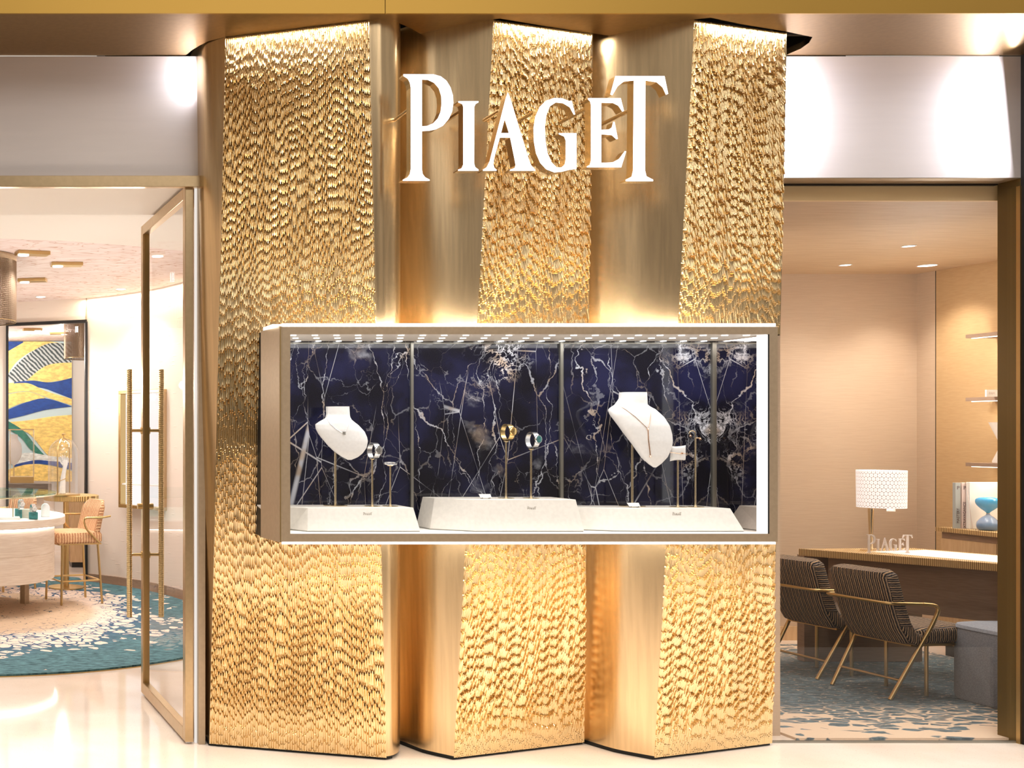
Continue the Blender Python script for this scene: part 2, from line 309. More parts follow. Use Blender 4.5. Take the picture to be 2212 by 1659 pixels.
# ------------------------------------------------------------------ mesh helpers
class MB:
    def __init__(s): s.v = []; s.f = []
    def add(s, vs, fs):
        k = len(s.v); s.v += [tuple(v) for v in vs]; s.f += [tuple(i+k for i in f) for f in fs]; return s
    def box(s, x0, x1, y0, y1, z0, z1):
        return s.add([(x0,y0,z0),(x1,y0,z0),(x1,y1,z0),(x0,y1,z0),(x0,y0,z1),(x1,y0,z1),(x1,y1,z1),(x0,y1,z1)],
            [(0,3,2,1),(4,5,6,7),(0,1,5,4),(1,2,6,5),(2,3,7,6),(3,0,4,7)])
    def loft(s, rings, close=True, cap=True):
        n = len(rings[0]); vs = [p for r in rings for p in r]; fs = []
        for i in range(len(rings)-1):
            for j in range(n if close else n-1):
                a = i*n+j; b = i*n+(j+1)%n; fs.append((a, b, b+n, a+n))
        if cap and close: fs += [tuple(reversed(range(n))), tuple((len(rings)-1)*n+j for j in range(n))]
        return s.add(vs, fs)
    def prism(s, poly, z0, z1):       # poly of (x,y) counter-clockwise
        return s.loft([[(x,y,z0) for x,y in poly], [(x,y,z1) for x,y in poly]])
    def lathe(s, prof, n=32, c=(0,0), a0=0., a1=2*math.pi, cap=True):
        full = abs(a1-a0) > 6.28; k = n if full else n+1
        rings = [[(c[0]+r*math.cos(a0+(a1-a0)*j/n), c[1]+r*math.sin(a0+(a1-a0)*j/n), z) for j in range(k)] for r, z in prof]
        return s.loft(rings, close=full, cap=cap)
    def tube(s, pts, r, n=10, cap=True):
        pts = [Vector(p) for p in pts]; rings = []; rr = r if isinstance(r, (list, tuple)) else [r]*len(pts)
        up = None
        for i, p in enumerate(pts):
            t = (pts[min(i+1, len(pts)-1)]-pts[max(i-1, 0)]).normalized()
            if up is None: up = Vector((0,0,1)) if abs(t.z) < .9 else Vector((0,1,0))
            u = t.cross(up).normalized(); w = u.cross(t).normalized(); up = w
            rings.append([p+rr[i]*(math.cos(2*math.pi*j/n)*u+math.sin(2*math.pi*j/n)*w) for j in range(n)])
        return s.loft(rings, cap=cap)
    def poly(s, outer, holes, fn, depth):    # fn(x, y, d) -> 3-D ; front at d=0, back at d=depth
        loops = [[Vector((x,y,0)) for x,y in l] for l in [outer]+holes]; flat = [p for l in loops for p in l]; n = len(flat)
        tri = tessellate_polygon(loops)
        vs = [fn(p.x, p.y, 0) for p in flat]+[fn(p.x, p.y, depth) for p in flat]
        fs = [tuple(t) for t in tri]+[tuple(i+n for i in reversed(t)) for t in tri]; k = 0
        for l in loops:
            m = len(l)
            fs += [(k+j, k+(j+1)%m, n+k+(j+1)%m, n+k+j) for j in range(m)]; k += m
        return s.add(vs, fs)
    def build(s, name, mat, parent=None, smooth=False, world=False, bevel=0., seg=2, sub=0, fix=True):
        off = Vector(parent.location) if (world and parent is not None) else Vector((0,0,0))
        me = bpy.data.meshes.new(name); me.from_pydata([tuple(Vector(v)-off) for v in s.v], [], s.f)
        me.materials.append(M[mat] if isinstance(mat, str) else mat)
        if fix:
            import bmesh
            bm = bmesh.new(); bm.from_mesh(me); bmesh.ops.recalc_face_normals(bm, faces=bm.faces); bm.to_mesh(me); bm.free()
        if smooth:
            me.polygons.foreach_set('use_smooth', [True]*len(me.polygons))
            try: me.set_sharp_from_angle(angle=R(40))
            except Exception: pass
        o = bpy.data.objects.new(name, me); C.objects.link(o)
        if parent is not None: o.parent = parent
        if bevel:
            b = o.modifiers.new('bevel', 'BEVEL'); b.width = bevel; b.segments = seg; b.limit_method = 'ANGLE'
        if sub:
            b = o.modifiers.new('sub', 'SUBSURF'); b.levels = b.render_levels = sub
        return o
def thing(name, label, cat, loc=(0,0,0), rz=0., group=None, kind=None):
    o = bpy.data.objects.new(name, None); C.objects.link(o); o.location = loc; o.rotation_euler = (0,0,rz); o.empty_display_size = .1
    return tag(o, label, cat, group, kind)
def tag(o, label, cat, group=None, kind=None):
    o['label'] = label; o['category'] = cat
    if group: o['group'] = group
    if kind: o['kind'] = kind
    return o
def struct(o): o['kind'] = 'structure'; return o
def sthing(name, loc=(0,0,0)):
    o = bpy.data.objects.new(name, None); C.objects.link(o); o.location = loc; return struct(o)
def dup(root, loc, rz, label, group=None):
    r = root.copy(); C.objects.link(r); r.location = loc; r.rotation_euler = (0,0,rz); r['label'] = label
    if group: r['group'] = group
    for ch in list(root.children):
        c = ch.copy(); C.objects.link(c); c.parent = r
        for g in list(ch.children):
            d = g.copy(); C.objects.link(d); d.parent = c
    return r
def rounded(pts, r=.05, n=6):          # round the inner corners of a 3-D polyline
    pts = [Vector(p) for p in pts]; out = [pts[0]]
    for i in range(1, len(pts)-1):
        a, b, c = pts[i-1], pts[i], pts[i+1]; k = min(r, (a-b).length*.48, (c-b).length*.48)
        p = b+(a-b).normalized()*k; q = b+(c-b).normalized()*k
        for j in range(n+1):
            t = j/n; out.append(p*(1-t)**2+b*2*t*(1-t)+q*t*t)
    out.append(pts[-1]); return out
# the six letters of the sign, traced in sign units (x right, y down)
LET = {
'P': [[(108,106),(330,107),(385,122),(428,155),(458,205),(476,265),(479,320),(470,385),(445,440),(402,490),(350,517),(300,527),(245,530),(245,815),(250,850),(268,875),(302,893),(302,901),(104,901),(104,893),(138,877),(156,852),(163,815),(163,205),(157,170),(142,140),(108,118)],
      [(245,145),(290,147),(338,170),(372,210),(390,265),(393,325),(386,385),(365,435),(330,472),(285,492),(245,495)]],
'I': [[(518,308),(667,308),(667,316),(645,328),(635,350),(634,770),(642,800),(667,818),(667,826),(516,826),(516,818),(542,808),(555,780),(555,350),(548,328),(518,316)]],
'A': [[(887,243),(905,290),(1040,735),(1058,785),(1090,818),(1090,826),(903,826),(903,818),(938,806),(946,785),(938,740),(905,578),(826,578),(783,735),(778,780),(786,806),(802,818),(802,826),(702,826),(702,818),(730,800),(752,755),(872,285)],
      [(863,438),(896,545),(835,545)]],
'G': [[(1362,305),(1388,405),(1380,408),(1350,352),(1300,322),(1245,316),(1200,345),(1173,410),(1162,500),(1166,600),(1182,695),(1212,765),(1250,802),(1285,803),(1312,780),(1320,740),(1320,600),(1308,570),(1268,553),(1268,546),(1398,546),(1398,812),(1340,820),(1290,833),(1235,838),(1175,815),(1130,768),(1098,695),(1082,605),(1080,505),(1092,425),(1125,350),(1170,305),(1230,284),(1290,286),(1340,306)]],
'E': [[(1486,285),(1728,285),(1752,380),(1742,384),(1712,340),(1672,320),(1583,318),(1583,521),(1640,519),(1664,503),(1674,462),(1682,462),(1706,588),(1697,590),(1664,560),(1583,553),(1583,768),(1668,764),(1718,738),(1760,680),(1768,684),(1732,800),(1478,800),(1478,793),(1500,782),(1508,750),(1508,335),(1502,308),(1486,293)]],
'T': [[(1690,120),(2055,120),(2082,252),(2068,258),(2042,202),(1998,165),(1912,152),(1910,825),(1920,868),(1970,893),(1970,903),(1768,903),(1768,893),(1812,870),(1822,825),(1828,152),(1752,160),(1705,196),(1666,262),(1653,256)]],
}
def word_solid(mb, org, ux, uy, un, unit, depth, letters='PIAGET'):
    org, ux, uy, un = map(Vector, (org, ux, uy, un))
    for ch in letters:
        L = LET[ch]; mb.poly(L[0], L[1:], lambda x, y, d: org+ux*((x-82)*unit)+uy*((903-y)*unit)+un*d, depth)
    return mb
def text(name, body, size, loc, rot, mat, parent, ext=.0004, align='CENTER'):
    cu = bpy.data.curves.new(name, 'FONT'); cu.body = body; cu.size = size; cu.extrude = ext; cu.align_x = align; cu.align_y = 'CENTER'
    cu.materials.append(M[mat]); q = bpy.data.objects.new(name, cu); C.objects.link(q); bpy.context.view_layer.update()
    me = bpy.data.meshes.new_from_object(q.evaluated_get(bpy.context.evaluated_depsgraph_get())); bpy.data.objects.remove(q)
    o = bpy.data.objects.new(name, me); C.objects.link(o); o.location = loc; o.rotation_euler = rot; o.parent = parent; return o
# ================================================================== SETTING
YF = 5.2; ZS = EYE+(HZ-120)/F*YF          # facade plane, soffit height
ZO = 2.69                                  # opening height
# --- floor
struct(MB().box(-9, 13, 2.9, 17.5, -.1, 0).build('floor', 'terrazzo'))
struct(MB().box(-9, 13, -8, 2.9, -.1, -.0).build('floor_dark_unseen', simple('dark_reflection_floor', (.10,.075,.055), .25, 0, .1, 3)))  # unseen floor, made dark so the carved gold reflects less light
# --- soffit with zig-zag cut following the columns (front edge 4.683)
YS0 = 4.683
cut = [(X(400,5.2),5.2)]
def sp(px, py): Y = (ZS-EYE)*F/(HZ-py); return (X(px,Y), Y)
for q in [(402,119),(415,108),(432,98),(450,89),(487,80),(640,62),(797,43),(826,42),(862,50),(885,60),(908,73),(990,57),(1066,42),(1080,40),(1180,57),(1279,72),(1300,75),(1315,77),(1410,58),(1500,42),(1535,38),(1600,52),(1697,68),(1745,78),(1755,80),(1748,92),(1730,105),(1700,118)]:
    cut.append(sp(*q))
cut.append((X(1698,5.2), 5.2))
mb = MB(); mb.prism([(-3,YS0),(7.5,YS0)]+[(7.5,5.2)]+list(reversed(cut))+[(-3,5.2)], ZS, ZS+.03)
t1 = sthing('trim_1', (2.6, YS0, ZS))
mb.build('soffit_panel', 'soffit', t1, world=True)
MB().box(-3, X(829,YS0), YS0-.012, YS0, ZS-.002, 4.6).build('front_panel', 'fascia', t1, world=True)
MB().box(X(829,YS0)+.003, 7.5, YS0-.012, YS0, ZS-.002, 4.6).build('front_panel', 'fascia', t1, world=True)
# dark void above the cut-out
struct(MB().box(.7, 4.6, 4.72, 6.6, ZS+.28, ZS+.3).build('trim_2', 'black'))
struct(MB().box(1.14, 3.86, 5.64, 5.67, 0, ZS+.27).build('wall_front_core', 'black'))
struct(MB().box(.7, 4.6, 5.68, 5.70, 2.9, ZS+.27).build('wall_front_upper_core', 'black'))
# --- upper sign panels
def panel(name, x0, x1, z0, z1, ym=5.2):
    mb = MB(); n = 24; ring = []
    mb.box(x0, x1, ym, ym+.05, z0, z1)
    return struct(mb.build(name, 'signpanel'))
panel('wall_front_left', -3, X(441,5.22), ZO+.04, ZS-.004)
panel('wall_front_right', X(1690,5.22), X(2208,5.2), ZO+.04, ZS-.004)
# --- portal headers and jambs
t = sthing('trim_3', (0,5.16,ZO))
MB().box(-3, X(441,5.17), 5.165, 5.20, ZO-.012, ZO+.042).build('header', 'doormetal', t, world=True, bevel=.002)
MB().box(X(428,5.2), X(443,5.2), 5.19, 5.32, 0, ZO).build('jamb', 'champ', t, world=True, bevel=.002)
MB().box(X(421,5.22), X(425,5.22), 5.215, 5.235, 0, ZO).build('glow_strip', emis('jamb_gap_glow', (1,.92,.84), .85), t, world=True)  # bright gap reflecting interior light, built as a glowing strip
# right shop window: frame and pane
w = sthing('window_1', (4.5,5.2,0))
xr = X(2205,5.2)
MB().box(X(1690,5.2), xr, 5.2, 5.316, EYE+(HZ-397)/F*5.316, ZO+.038).build('window_header', 'champ', w, world=True)
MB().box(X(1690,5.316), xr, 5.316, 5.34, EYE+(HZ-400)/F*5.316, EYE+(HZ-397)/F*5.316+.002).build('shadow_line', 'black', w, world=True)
MB().box(xr, xr+.03, 5.2, 5.318, 0, ZO+.038).build('window_jamb', simple('dark_gold_sheet', (.20,.145,.06), .4, .8), w, world=True)
MB().box(X(2195,5.215), X(2205,5.215)+.001, 5.195, 5.215, 0, ZO).build('pane_channel', 'brass', w, world=True)
MB().box(X(1655,5.22), X(2196,5.22), 5.22, 5.228, .002, ZO+.005).build('window_pane', 'glass', w, world=True)
MB().box(X(1655,5.22), X(2196,5.22), 5.215, 5.235, 0, .008).build('floor_channel', 'strip', w, world=True)
struct(MB().box(xr+.03, xr+.5, 5.16, 5.34, 0, ZS+.5).build('wall_right_pier', 'black'))
struct(MB().box(xr, 7.5, 5.1, 5.2, 0, ZS).build('wall_front_far_right', 'black'))
# --- left shop shell
HL = 2.857
wallpts = [(-3.0,11.55),(-.9,11.5),(X(14,11.25),11.25),(X(187,10.88),10.88),(1.42,10.62),(1.62,10.35),(1.78,10.05),(1.91,9.67),(2.0,9.2),(2.06,8.6),(2.08,7.8),(2.08,5.65)]
def wallstrip(name, pts, z0, z1, mat, th=.06):
    rings = []; P2 = [Vector((x,y)) for x, y in pts]
    outp = []
    for i, p in enumerate(P2):
        t = (P2[min(i+1,len(P2)-1)]-P2[max(i-1,0)]).normalized(); nrm = Vector((-t.y, t.x)); nrm = nrm if nrm.y > 0 or nrm.x > 0 else -nrm
        outp.append((p, p+nrm*th))
    for a, b in outp: rings.append([(a.x,a.y,z0),(b.x,b.y,z0),(b.x,b.y,z1),(a.x,a.y,z1)])
    return MB().loft(rings).build(name, mat, smooth=True)
struct(wallstrip('wall_left_back', wallpts[:3], 0, HL, 'emboss'))
struct(wallstrip('wall_left_curved', wallpts[3:], 0, HL, 'emboss'))
struct(wallstrip('wall_left_over_opening', wallpts[2:4], EYE+(HZ-697)/F*11.05, HL, 'emboss'))
struct(wallstrip('baseboard_left', [(x-.012,y-.015) for x,y in wallpts[3:]], 0, .085, 'deskwood', .02))
struct(MB().box(-3.1, -3.0, 5.2, 17, 0, HL).build('wall_left', 'cream'))
struct(MB().prism([(-3,5.9),(2.12,5.9),(2.12,17),(-3,17)], HL, HL+.06).build('ceiling_left', 'pinkceil'))
arc = [(-3,7.9),(-1.5,7.55),(.19,7.42),(.65,7.52),(1.19,7.73),(1.7,8.02),(2.12,8.4)]
struct(MB().prism([(-3,5.9),(2.12,5.9)]+list(reversed(arc)), HL-.02, HL-.001).build('ceiling_left_front', 'creamceil'))
struct(MB().box(-3, 1.06, 5.206, 5.95, ZO+.012, ZO+.4).build('ceiling_portal', 'creamceil'))
struct(MB().box(1.07, 2.12, 5.70, 5.95, ZO+.012, ZO+.4).build('ceiling_portal_side', 'creamceil'))
struct(MB().box(X(187,10.88)-.006, X(187,10.88)+.002, 10.87, 10.9, 2.6, HL).build('trim_6', 'deskwood'))
# frame of the opening in the back wall
t = sthing('door_2', (.9,11.05,0))
zt = EYE+(HZ-699)/F*11.05
MB().box(X(187,10.88)-.018, X(187,10.88)+.006, 10.84, 10.94, 0, zt).build('frame_post', 'blackfr', t, world=True)
MB().box(X(14,11.25)-.006, X(14,11.25)+.02, 11.2, 11.3, 0, zt+.02).build('frame_post', 'blackfr', t, world=True)
MB().loft([[(X(14,11.25),11.2,zt-.01),(X(14,11.25),11.26,zt-.01),(X(14,11.25),11.26,zt+.02),(X(14,11.25),11.2,zt+.02)],
           [(X(187,10.88),10.84,zt-.01),(X(187,10.88),10.92,zt-.01),(X(187,10.88),10.92,zt+.02),(X(187,10.88),10.84,zt+.02)]]).build('frame_head', 'blackfr', t, world=True)
# room beyond the opening
struct(MB().box(-1.5, 3.5, 16.1, 16.2, 0, HL).build('wall_far_left', 'white'))
struct(MB().box(2.12, 2.2, 10.9, 16.1, 0, HL).build('wall_far_side', 'cream'))
# --- right room shell
HR = 2.65; YB = 7.81; XR = 6.84
struct(MB().box(3.9, XR+.1, YB, YB+.1, 0, HR+.3).build('wall_right_back', 'wallpaper'))
t = sthing('wall_right_side', (XR,7.0,0))
MB().box(XR, XR+.1, 7.66, YB, 0, HR+.1).build('fabric_panel', 'wallpaper', t, world=True)
MB().box(XR-.001, XR+.1, 7.657, 7.66, 0, HR+.1).build('panel_joint', 'blackfr', t, world=True)
MB().box(XR, XR+.1, 5.2, 7.655, 0, HR+.1).build('plain_panel', 'tanwall', t, world=True)
struct(MB().box(3.9, 4.0, 5.34, YB, 0, HR+.3).build('wall_right_inner', 'wallpaper'))
struct(MB().box(3.9, XR+.1, 5.36, YB+.1, HR, HR+.06).build('ceiling_right', 'tanceil'))
t = sthing('trim_4', (5.2,5.5,2.6))
MB().box(3.9, XR+.1, 5.345, 5.36, HR-.0, 2.76).build('pelmet', simple('straw_blind', lin(240,212,160), .8), t, world=True)
struct(MB().box(3.9, XR, YB-.015, YB, 0, .1).build('baseboard_right', 'cabwood'))
# ================================================================== RUGS
WP = [(wallpts[i][0]+(wallpts[i+1][0]-wallpts[i][0])*k/30, wallpts[i][1]+(wallpts[i+1][1]-wallpts[i][1])*k/30) for i in range(3, len(wallpts)-1) for k in range(30)]
mb = MB(); n = 96
rp = []
for i in range(n):
    a = 2*math.pi*i/n; x, y = -.1+2.39*math.cos(a), 9.0+2.39*math.sin(a)
    if x > 1.0 and y > 8.5: k = min(1., .975*(.0+min([math.hypot(px_+.1, py_-9.0) for px_, py_ in [(lerp_[0], lerp_[1]) for lerp_ in WP] if abs(math.atan2(py_-9.0, px_+.1)-a) < .06] or [9])/2.39)); x, y = -.1+(x+.1)*k, 9+(y-9)*k
    rp.append((x, y))
tag(mb.prism(rp, 0, .016).build('rug', 'rug_l'), 'large round teal rug with cream cracked patches under counter and stools', 'rug')
struct(MB().loft([[(-.1+r*math.cos(a), 9.0+r*math.sin(a), z) for r, z in ((2.392,0),(2.402,0),(2.402,.006),(2.392,.006))] for a in [math.pi+math.pi*i/60 for i in range(61)]], cap=True).build('trim_5', 'brass'))
tag(MB().box(4.02, 6.5, 5.26, 7.6, 0, .012).build('rug', 'rug_r'), 'blue-grey and beige mottled rug under the two tweed armchairs', 'rug')
# ================================================================== COLUMNS
def lerp(a, b, t): return a+(b-a)*t
CZ0, CZ1, CX0 = Z(1172,4.62)+.004, Z(704,4.62)-.004, 1.333
def tex_panel(name, BL, BR, TL, TR, z1, parent, seed):
    """carved sheet: fluted scallops stepping down above eye height and up below it"""
    BL, BR, TL, TR = [np.array((*p,)) for p in (BL, BR, TL, TR)]
    wid = max(np.linalg.norm(BR-BL), np.linalg.norm(TR-TL)); fw = .0105
    nf = int(wid/fw); per = 4; nu = nf*per; dz = .0042; nv = int(z1/dz)
    u = np.linspace(0, 1, nu+1)[None, :]; z = np.linspace(.012, z1, nv+1)[:, None]; v = z/z1
    x = (BL[0]*(1-u)+BR[0]*u)*(1-v)+(TL[0]*(1-u)+TR[0]*u)*v
    y = (BL[1]*(1-u)+BR[1]*u)*(1-v)+(TL[1]*(1-u)+TR[1]*u)*v
    s = u*wid; i = np.minimum((u*nf).astype(int), nf-1); fr = u*nf-i
    r = np.random.default_rng(seed); jit = r.random(nf)*.45; ph = r.random(8)*6.28
    sc_ = i*fw
    def tri(q): return 2*np.abs(2*(q-np.floor(q+.5)))-1
    gw = np.cumsum(r.random(nf)*.9+.35); gw = gw/gw[-1]*nf*fw                    # uneven groups of flutes
    sg_ = gw[i]
    S = 1.0*tri(sc_/.50+ph[0]+.30*np.sin(z*1.7+ph[1]))+.75*tri(sc_/.23+ph[2]+.35*np.sin(z*3.1+ph[3]))+.34*tri(sg_/.062+.25*np.sin(z*9+ph[6]))+.25*np.sin(z*5+ph[5]+sc_*4)
    zc = 1.5; sgn = np.where(z > zc, 1., -1.)
    q = (z-zc)*sgn/.052+S+jit[i]*1.0+.30*(np.abs(fr-.5)*2)
    saw = 1-(q-np.floor(q))                     # forward at the end nearest eye height
    saw = saw**1.7
    end = np.clip(np.minimum(z-.03, z1-z)/.22, 0.12, 1)
    mid = np.clip((np.abs(z-1.49)-.42)/.45, .42, 1)
    amp = .0165*end*mid*np.clip(np.abs(z-zc)/.14, .08, 1)
    rc = r.random(nf)
    flute = (np.abs(fr-.5)*2)**2                # ridges between flutes
    dep = amp*saw+.0046*flute*(0.6+0.4*rc[i])
    edge = np.clip(np.minimum(s, wid-s)/.006, 0, 1)
    dep = dep*edge
    d = np.array((BR[1]-BL[1], -(BR[0]-BL[0]))); d = d/np.linalg.norm(d)      # outward
    if d[1] > 0: d = -d
    vx = x+d[0]*(dep-.004*edge); vy = y+d[1]*(dep-.004*edge); vz = np.broadcast_to(z, vx.shape)
    V = np.stack([vx, vy, vz], -1).reshape(-1, 3)-np.array(parent.location)
    a = (np.arange(nv)[:, None]*(nu+1)+np.arange(nu)[None, :]).reshape(-1)
    zc_, xc_ = vz[:-1, :-1].reshape(-1), vx[:-1, :-1].reshape(-1)
    a = a[~((zc_ > CZ0) & (zc_ < CZ1) & (xc_ > CX0))]            # the showcase is let into the column
    Fc = np.stack([a, a+1, a+nu+2, a+nu+1], -1)
    me = bpy.data.meshes.new(name); me.vertices.add(len(V)); me.vertices.foreach_set('co', V.astype(np.float32).reshape(-1))
    me.loops.add(Fc.size); me.loops.foreach_set('vertex_index', Fc.reshape(-1).astype(np.int32))
    me.polygons.add(len(Fc)); me.polygons.foreach_set('loop_start', np.arange(0, Fc.size, 4, dtype=np.int32))
    me.update(calc_edges=True); me.polygons.foreach_set('use_smooth', [False]*len(me.polygons)); me.materials.append(M['goldtex'])
    o = bpy.data.objects.new(name, me); C.objects.link(o); o.parent = parent; return o
def fp(px, py): Y = EYE*F/(py-HZ); return (X(px,Y), Y)
cols = [
 dict(L0=[(1.16,5.62),(1.125,5.45),(1.12,5.30),fp(443,1598)], L1=[(1.12,5.62),(1.085,5.40),(1.082,5.20),sp(443,95)],
      BL=fp(452,1612), BR=fp(835,1643), TL=sp(487,80), TR=sp(797,43),
      R0=[(fp(850,1640)),(fp(862,1630)),(2.02,5.15),(2.03,5.62)], R1=[sp(826,42),sp(862,50),(1.93,4.95),(1.95,5.62)]),
 dict(L0=[(1.92,5.62),(1.95,5.40),(2.0,5.25),fp(868,1610),fp(915,1628)], L1=[(1.80,5.62),(1.86,5.3),(1.93,5.08),sp(908,73),sp(985,57)],
      BL=fp(980,1643), BR=fp(1262,1609), TL=sp(1066,42), TR=sp(1279,72),
      R0=[(2.97,5.3),(2.97,5.62)], R1=[(2.84,5.0),(2.86,5.62)]),
 dict(L0=[(2.80,5.62),(2.84,5.42),(2.90,5.27),fp(1266,1608),fp(1330,1627)], L1=[(2.66,5.62),(2.72,5.3),(2.80,5.08),sp(1315,77),sp(1405,59)],
      BL=fp(1413,1643), BR=fp(1668,1611), TL=sp(1500,42), TR=sp(1697,70),
      R0=[(3.85,5.25),(3.86,5.62)], R1=[(3.71,4.98),(3.73,5.62)]),
]
labs = ['gold column under the letter P, widest, with scallop-carved front, left end of the row', 'middle gold column with carved face behind the letters A and G', 'gold column under the letter T, with carved face beside the right shop window']
def bez(pts, n=14):
    pts = [Vector(p) for p in pts]; m = len(pts)-1; out = []
    # Catmull-Rom
    for i in range(m):
        p0, p1, p2, p3 = pts[max(i-1,0)], pts[i], pts[i+1], pts[min(i+2,m)]
        for j in range(n):
            t = j/n; out.append(.5*((2*p1)+(-p0+p2)*t+(2*p0-5*p1+4*p2-p3)*t*t+(-p0+3*p1-3*p2+p3)*t**3))
    out.append(pts[-1]); return out
for k, c in enumerate(cols):
    bx = (c['BL'][0]+c['BR'][0])/2
    t = thing('gold_column', labs[k], 'column', (bx, 5.2, 0), group=None, kind='thing')
    zt = ZS+.05
    for nm, A, B, e0, e1, side in (('side_panel', c['L0'], c['L1'], c['BL'], c['TL'], 0), ('side_panel', c['R0'], c['R1'], c['BR'], c['TR'], 1)):
        lo = A+[e0] if side == 0 else [e0]+A; hi = B+[e1] if side == 0 else [e1]+B
        # extend the top profile to zt by extrapolation
        lo2, hi2 = bez(lo), bez(hi); f = zt/ZS
        def rings(za, zb): return [[(lerp(a.x,b.x,z/ZS), lerp(a.y,b.y,z/ZS), z) for a, b in zip(lo2, hi2)] for z in np.linspace(za, zb, 9)]
        for za, zb_ in ([(.02, zt)] if k == 0 and side == 0 else [(.02, CZ0), (CZ1, zt)]):
            MB().loft(rings(za, zb_), close=False, cap=False).build(nm, 'gold', t, smooth=True, world=True)
    tex_panel('carved_panel', c['BL'], c['BR'], c['TL'], c['TR'], ZS-.001, t, 11+k*5)
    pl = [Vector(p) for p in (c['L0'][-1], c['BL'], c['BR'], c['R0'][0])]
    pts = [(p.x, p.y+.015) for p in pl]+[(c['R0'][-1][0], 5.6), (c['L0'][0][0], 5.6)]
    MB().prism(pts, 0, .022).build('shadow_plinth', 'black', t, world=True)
# LED strips in the soffit just in front of the carved faces
for k, (a, b) in enumerate([(cols[0]['TL'], cols[0]['TR']), (cols[1]['TL'], cols[1]['TR']), (cols[2]['TL'], cols[2]['TR'])]):
    a, b = Vector((*a, 0)), Vector((*b, 0)); m = (a+b)/2; d = b-a; nrm = Vector((d.y, -d.x, 0)).normalized()
    if nrm.y > 0: nrm = -nrm
    o = light('column_led_strip', 'AREA', (m.x+nrm.x*.035, m.y+nrm.y*.035, ZS-.006), 2.6, d.length*.96, sy=.02, color=(1,.9,.76))
    o.rotation_euler = (0, 0, math.atan2(d.y, d.x))
# vertical strips washing the sign panels
o = light('panel_edge_light', 'AREA', (X(436,5.14), 5.13, (ZO+ZS)/2+.02), 5.0, .03, sy=.54, color=(.93,.92,1)); aim(o, (X(300,5.2), 5.2, 3.0)); 
for px, tx in ((1702, 1850), (2196, 2050)):
    o = light('panel_edge_light', 'AREA', (X(px,5.13), 5.11, (ZO+ZS)/2+.02), 5.0, .03, sy=.52, color=(.93,.92,1)); aim(o, (X(tx,5.2), 5.2, 3.0))
# ================================================================== LIT SIGN
YL = 4.60; U = YL/F/3.456                    # sign units: 3.456 per photo pixel
org0 = P(840+82/3.456, 130+903/3.456, YL)
sg = thing('shop_sign', 'large glowing white PIAGET letters with gold sides, held by rods before the gold columns', 'sign', (org0.x+.6, YL, org0.z), kind='thing')
rods = {'P': ((882,238),4.79), 'I': ((994,241),4.82), 'A': ((1079,240),4.79), 'G': ((1155,241),4.81), 'E': ((1267,234),4.86), 'T': ((1362,238),4.86)}
for ch in 'PIAGET':
    b = word_solid(MB(), org0, (1,0,0), (0,0,1), (0,1,0), U, .045, ch).build('letter', 'pole', sg, world=True)
    b2 = word_solid(MB(), org0+Vector((0,-.003,0)), (1,0,0), (0,0,1), (0,1,0), U, .0028, ch).build('lit_face', 'letterface', b)
    for v in b2.data.vertices: v.co -= sg.location
    b2['label'] = 'glowing white letter face'
    (px, py), ye = rods[ch]; p = P(px, py, YL+.045)
    MB().tube([(p.x,YL+.04,p.z),(p.x,ye,p.z)], .0085, 10).build('rod', 'pole', sg, world=True, smooth=True)
# ================================================================== DISPLAY CASE
YC = 4.62; K = F/YC
x0, x1 = X(608,YC), X(1683,YC); z0, z1 = Z(1172,YC), Z(704,YC)
ix0, ix1 = X(627,YC), X(1662,YC); iz0, iz1 = Z(1153,YC), Z(722,YC); YM = 4.975
dc = thing('display_case', 'long champagne metal wall showcase with glass front across the three gold columns', 'display case', ((x0+x1)/2, YC, z0), kind='thing')
rg = lambda xa, xb, za, zb, y: [(xa,y,za),(xb,y,za),(xb,y,zb),(xa,y,zb)]
MB().loft([rg(ix0,ix1,iz0,iz1,YC), rg(x0+.006,x1-.006,z0+.004,z1-.004,YC), rg(x0-.006,x1,z0,z1,YC+.012), rg(x0-.035,x1,z0+.004,z1-.004,YC+.2), rg(x0-.02,x1,z0+.006,z1-.006,YC+.212), rg(x0+.02,x1,z0+.006,z1-.006,YC+.215), rg(x0+.02,x1,z0+.006,z1-.006,YM+.02)], cap=False).build('outer_frame', 'champ', dc, world=True)
MB().box(x0-.004, x0+.0, YC+.006, YC+.016, z0+.002, z1-.002).build('corner_seam', 'brass', dc, world=True)
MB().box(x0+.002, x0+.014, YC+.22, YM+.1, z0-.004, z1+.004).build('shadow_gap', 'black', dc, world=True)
MB().box(ix0-.012, ix0, YC+.005, YM, iz0, iz1).build('inner_lining', 'white', dc, world=True)
MB().box(ix1, ix1+.012, YC+.005, YM, iz0, iz1).build('side_mirror', simple('bronze_mirror', (.80,.74,.70), .01, 1.), dc, world=True)['label'] = 'bronze-tinted mirror end wall'
MB().box(ix1-.011, ix1-.004, YC+.01, YC+.06, iz0, iz1).build('side_glow_strip', emis('side_strip_glow', (1,.98,.95), 1.6), dc, world=True)  # white inner frame strip, given a glow of its own
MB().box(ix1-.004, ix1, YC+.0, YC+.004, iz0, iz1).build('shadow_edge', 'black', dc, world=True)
MB().box(ix0, ix1, YC+.004, YM, iz0-.02, iz0).build('case_floor', 'white', dc, world=True)
ct = MB().box(ix0, ix1, YC+.004, YM, iz1, iz1+.015).build('light_panel', 'plinth', dc, world=True)
nrow = 22; pitch = X(47,YC)-X(0,YC); k = 0
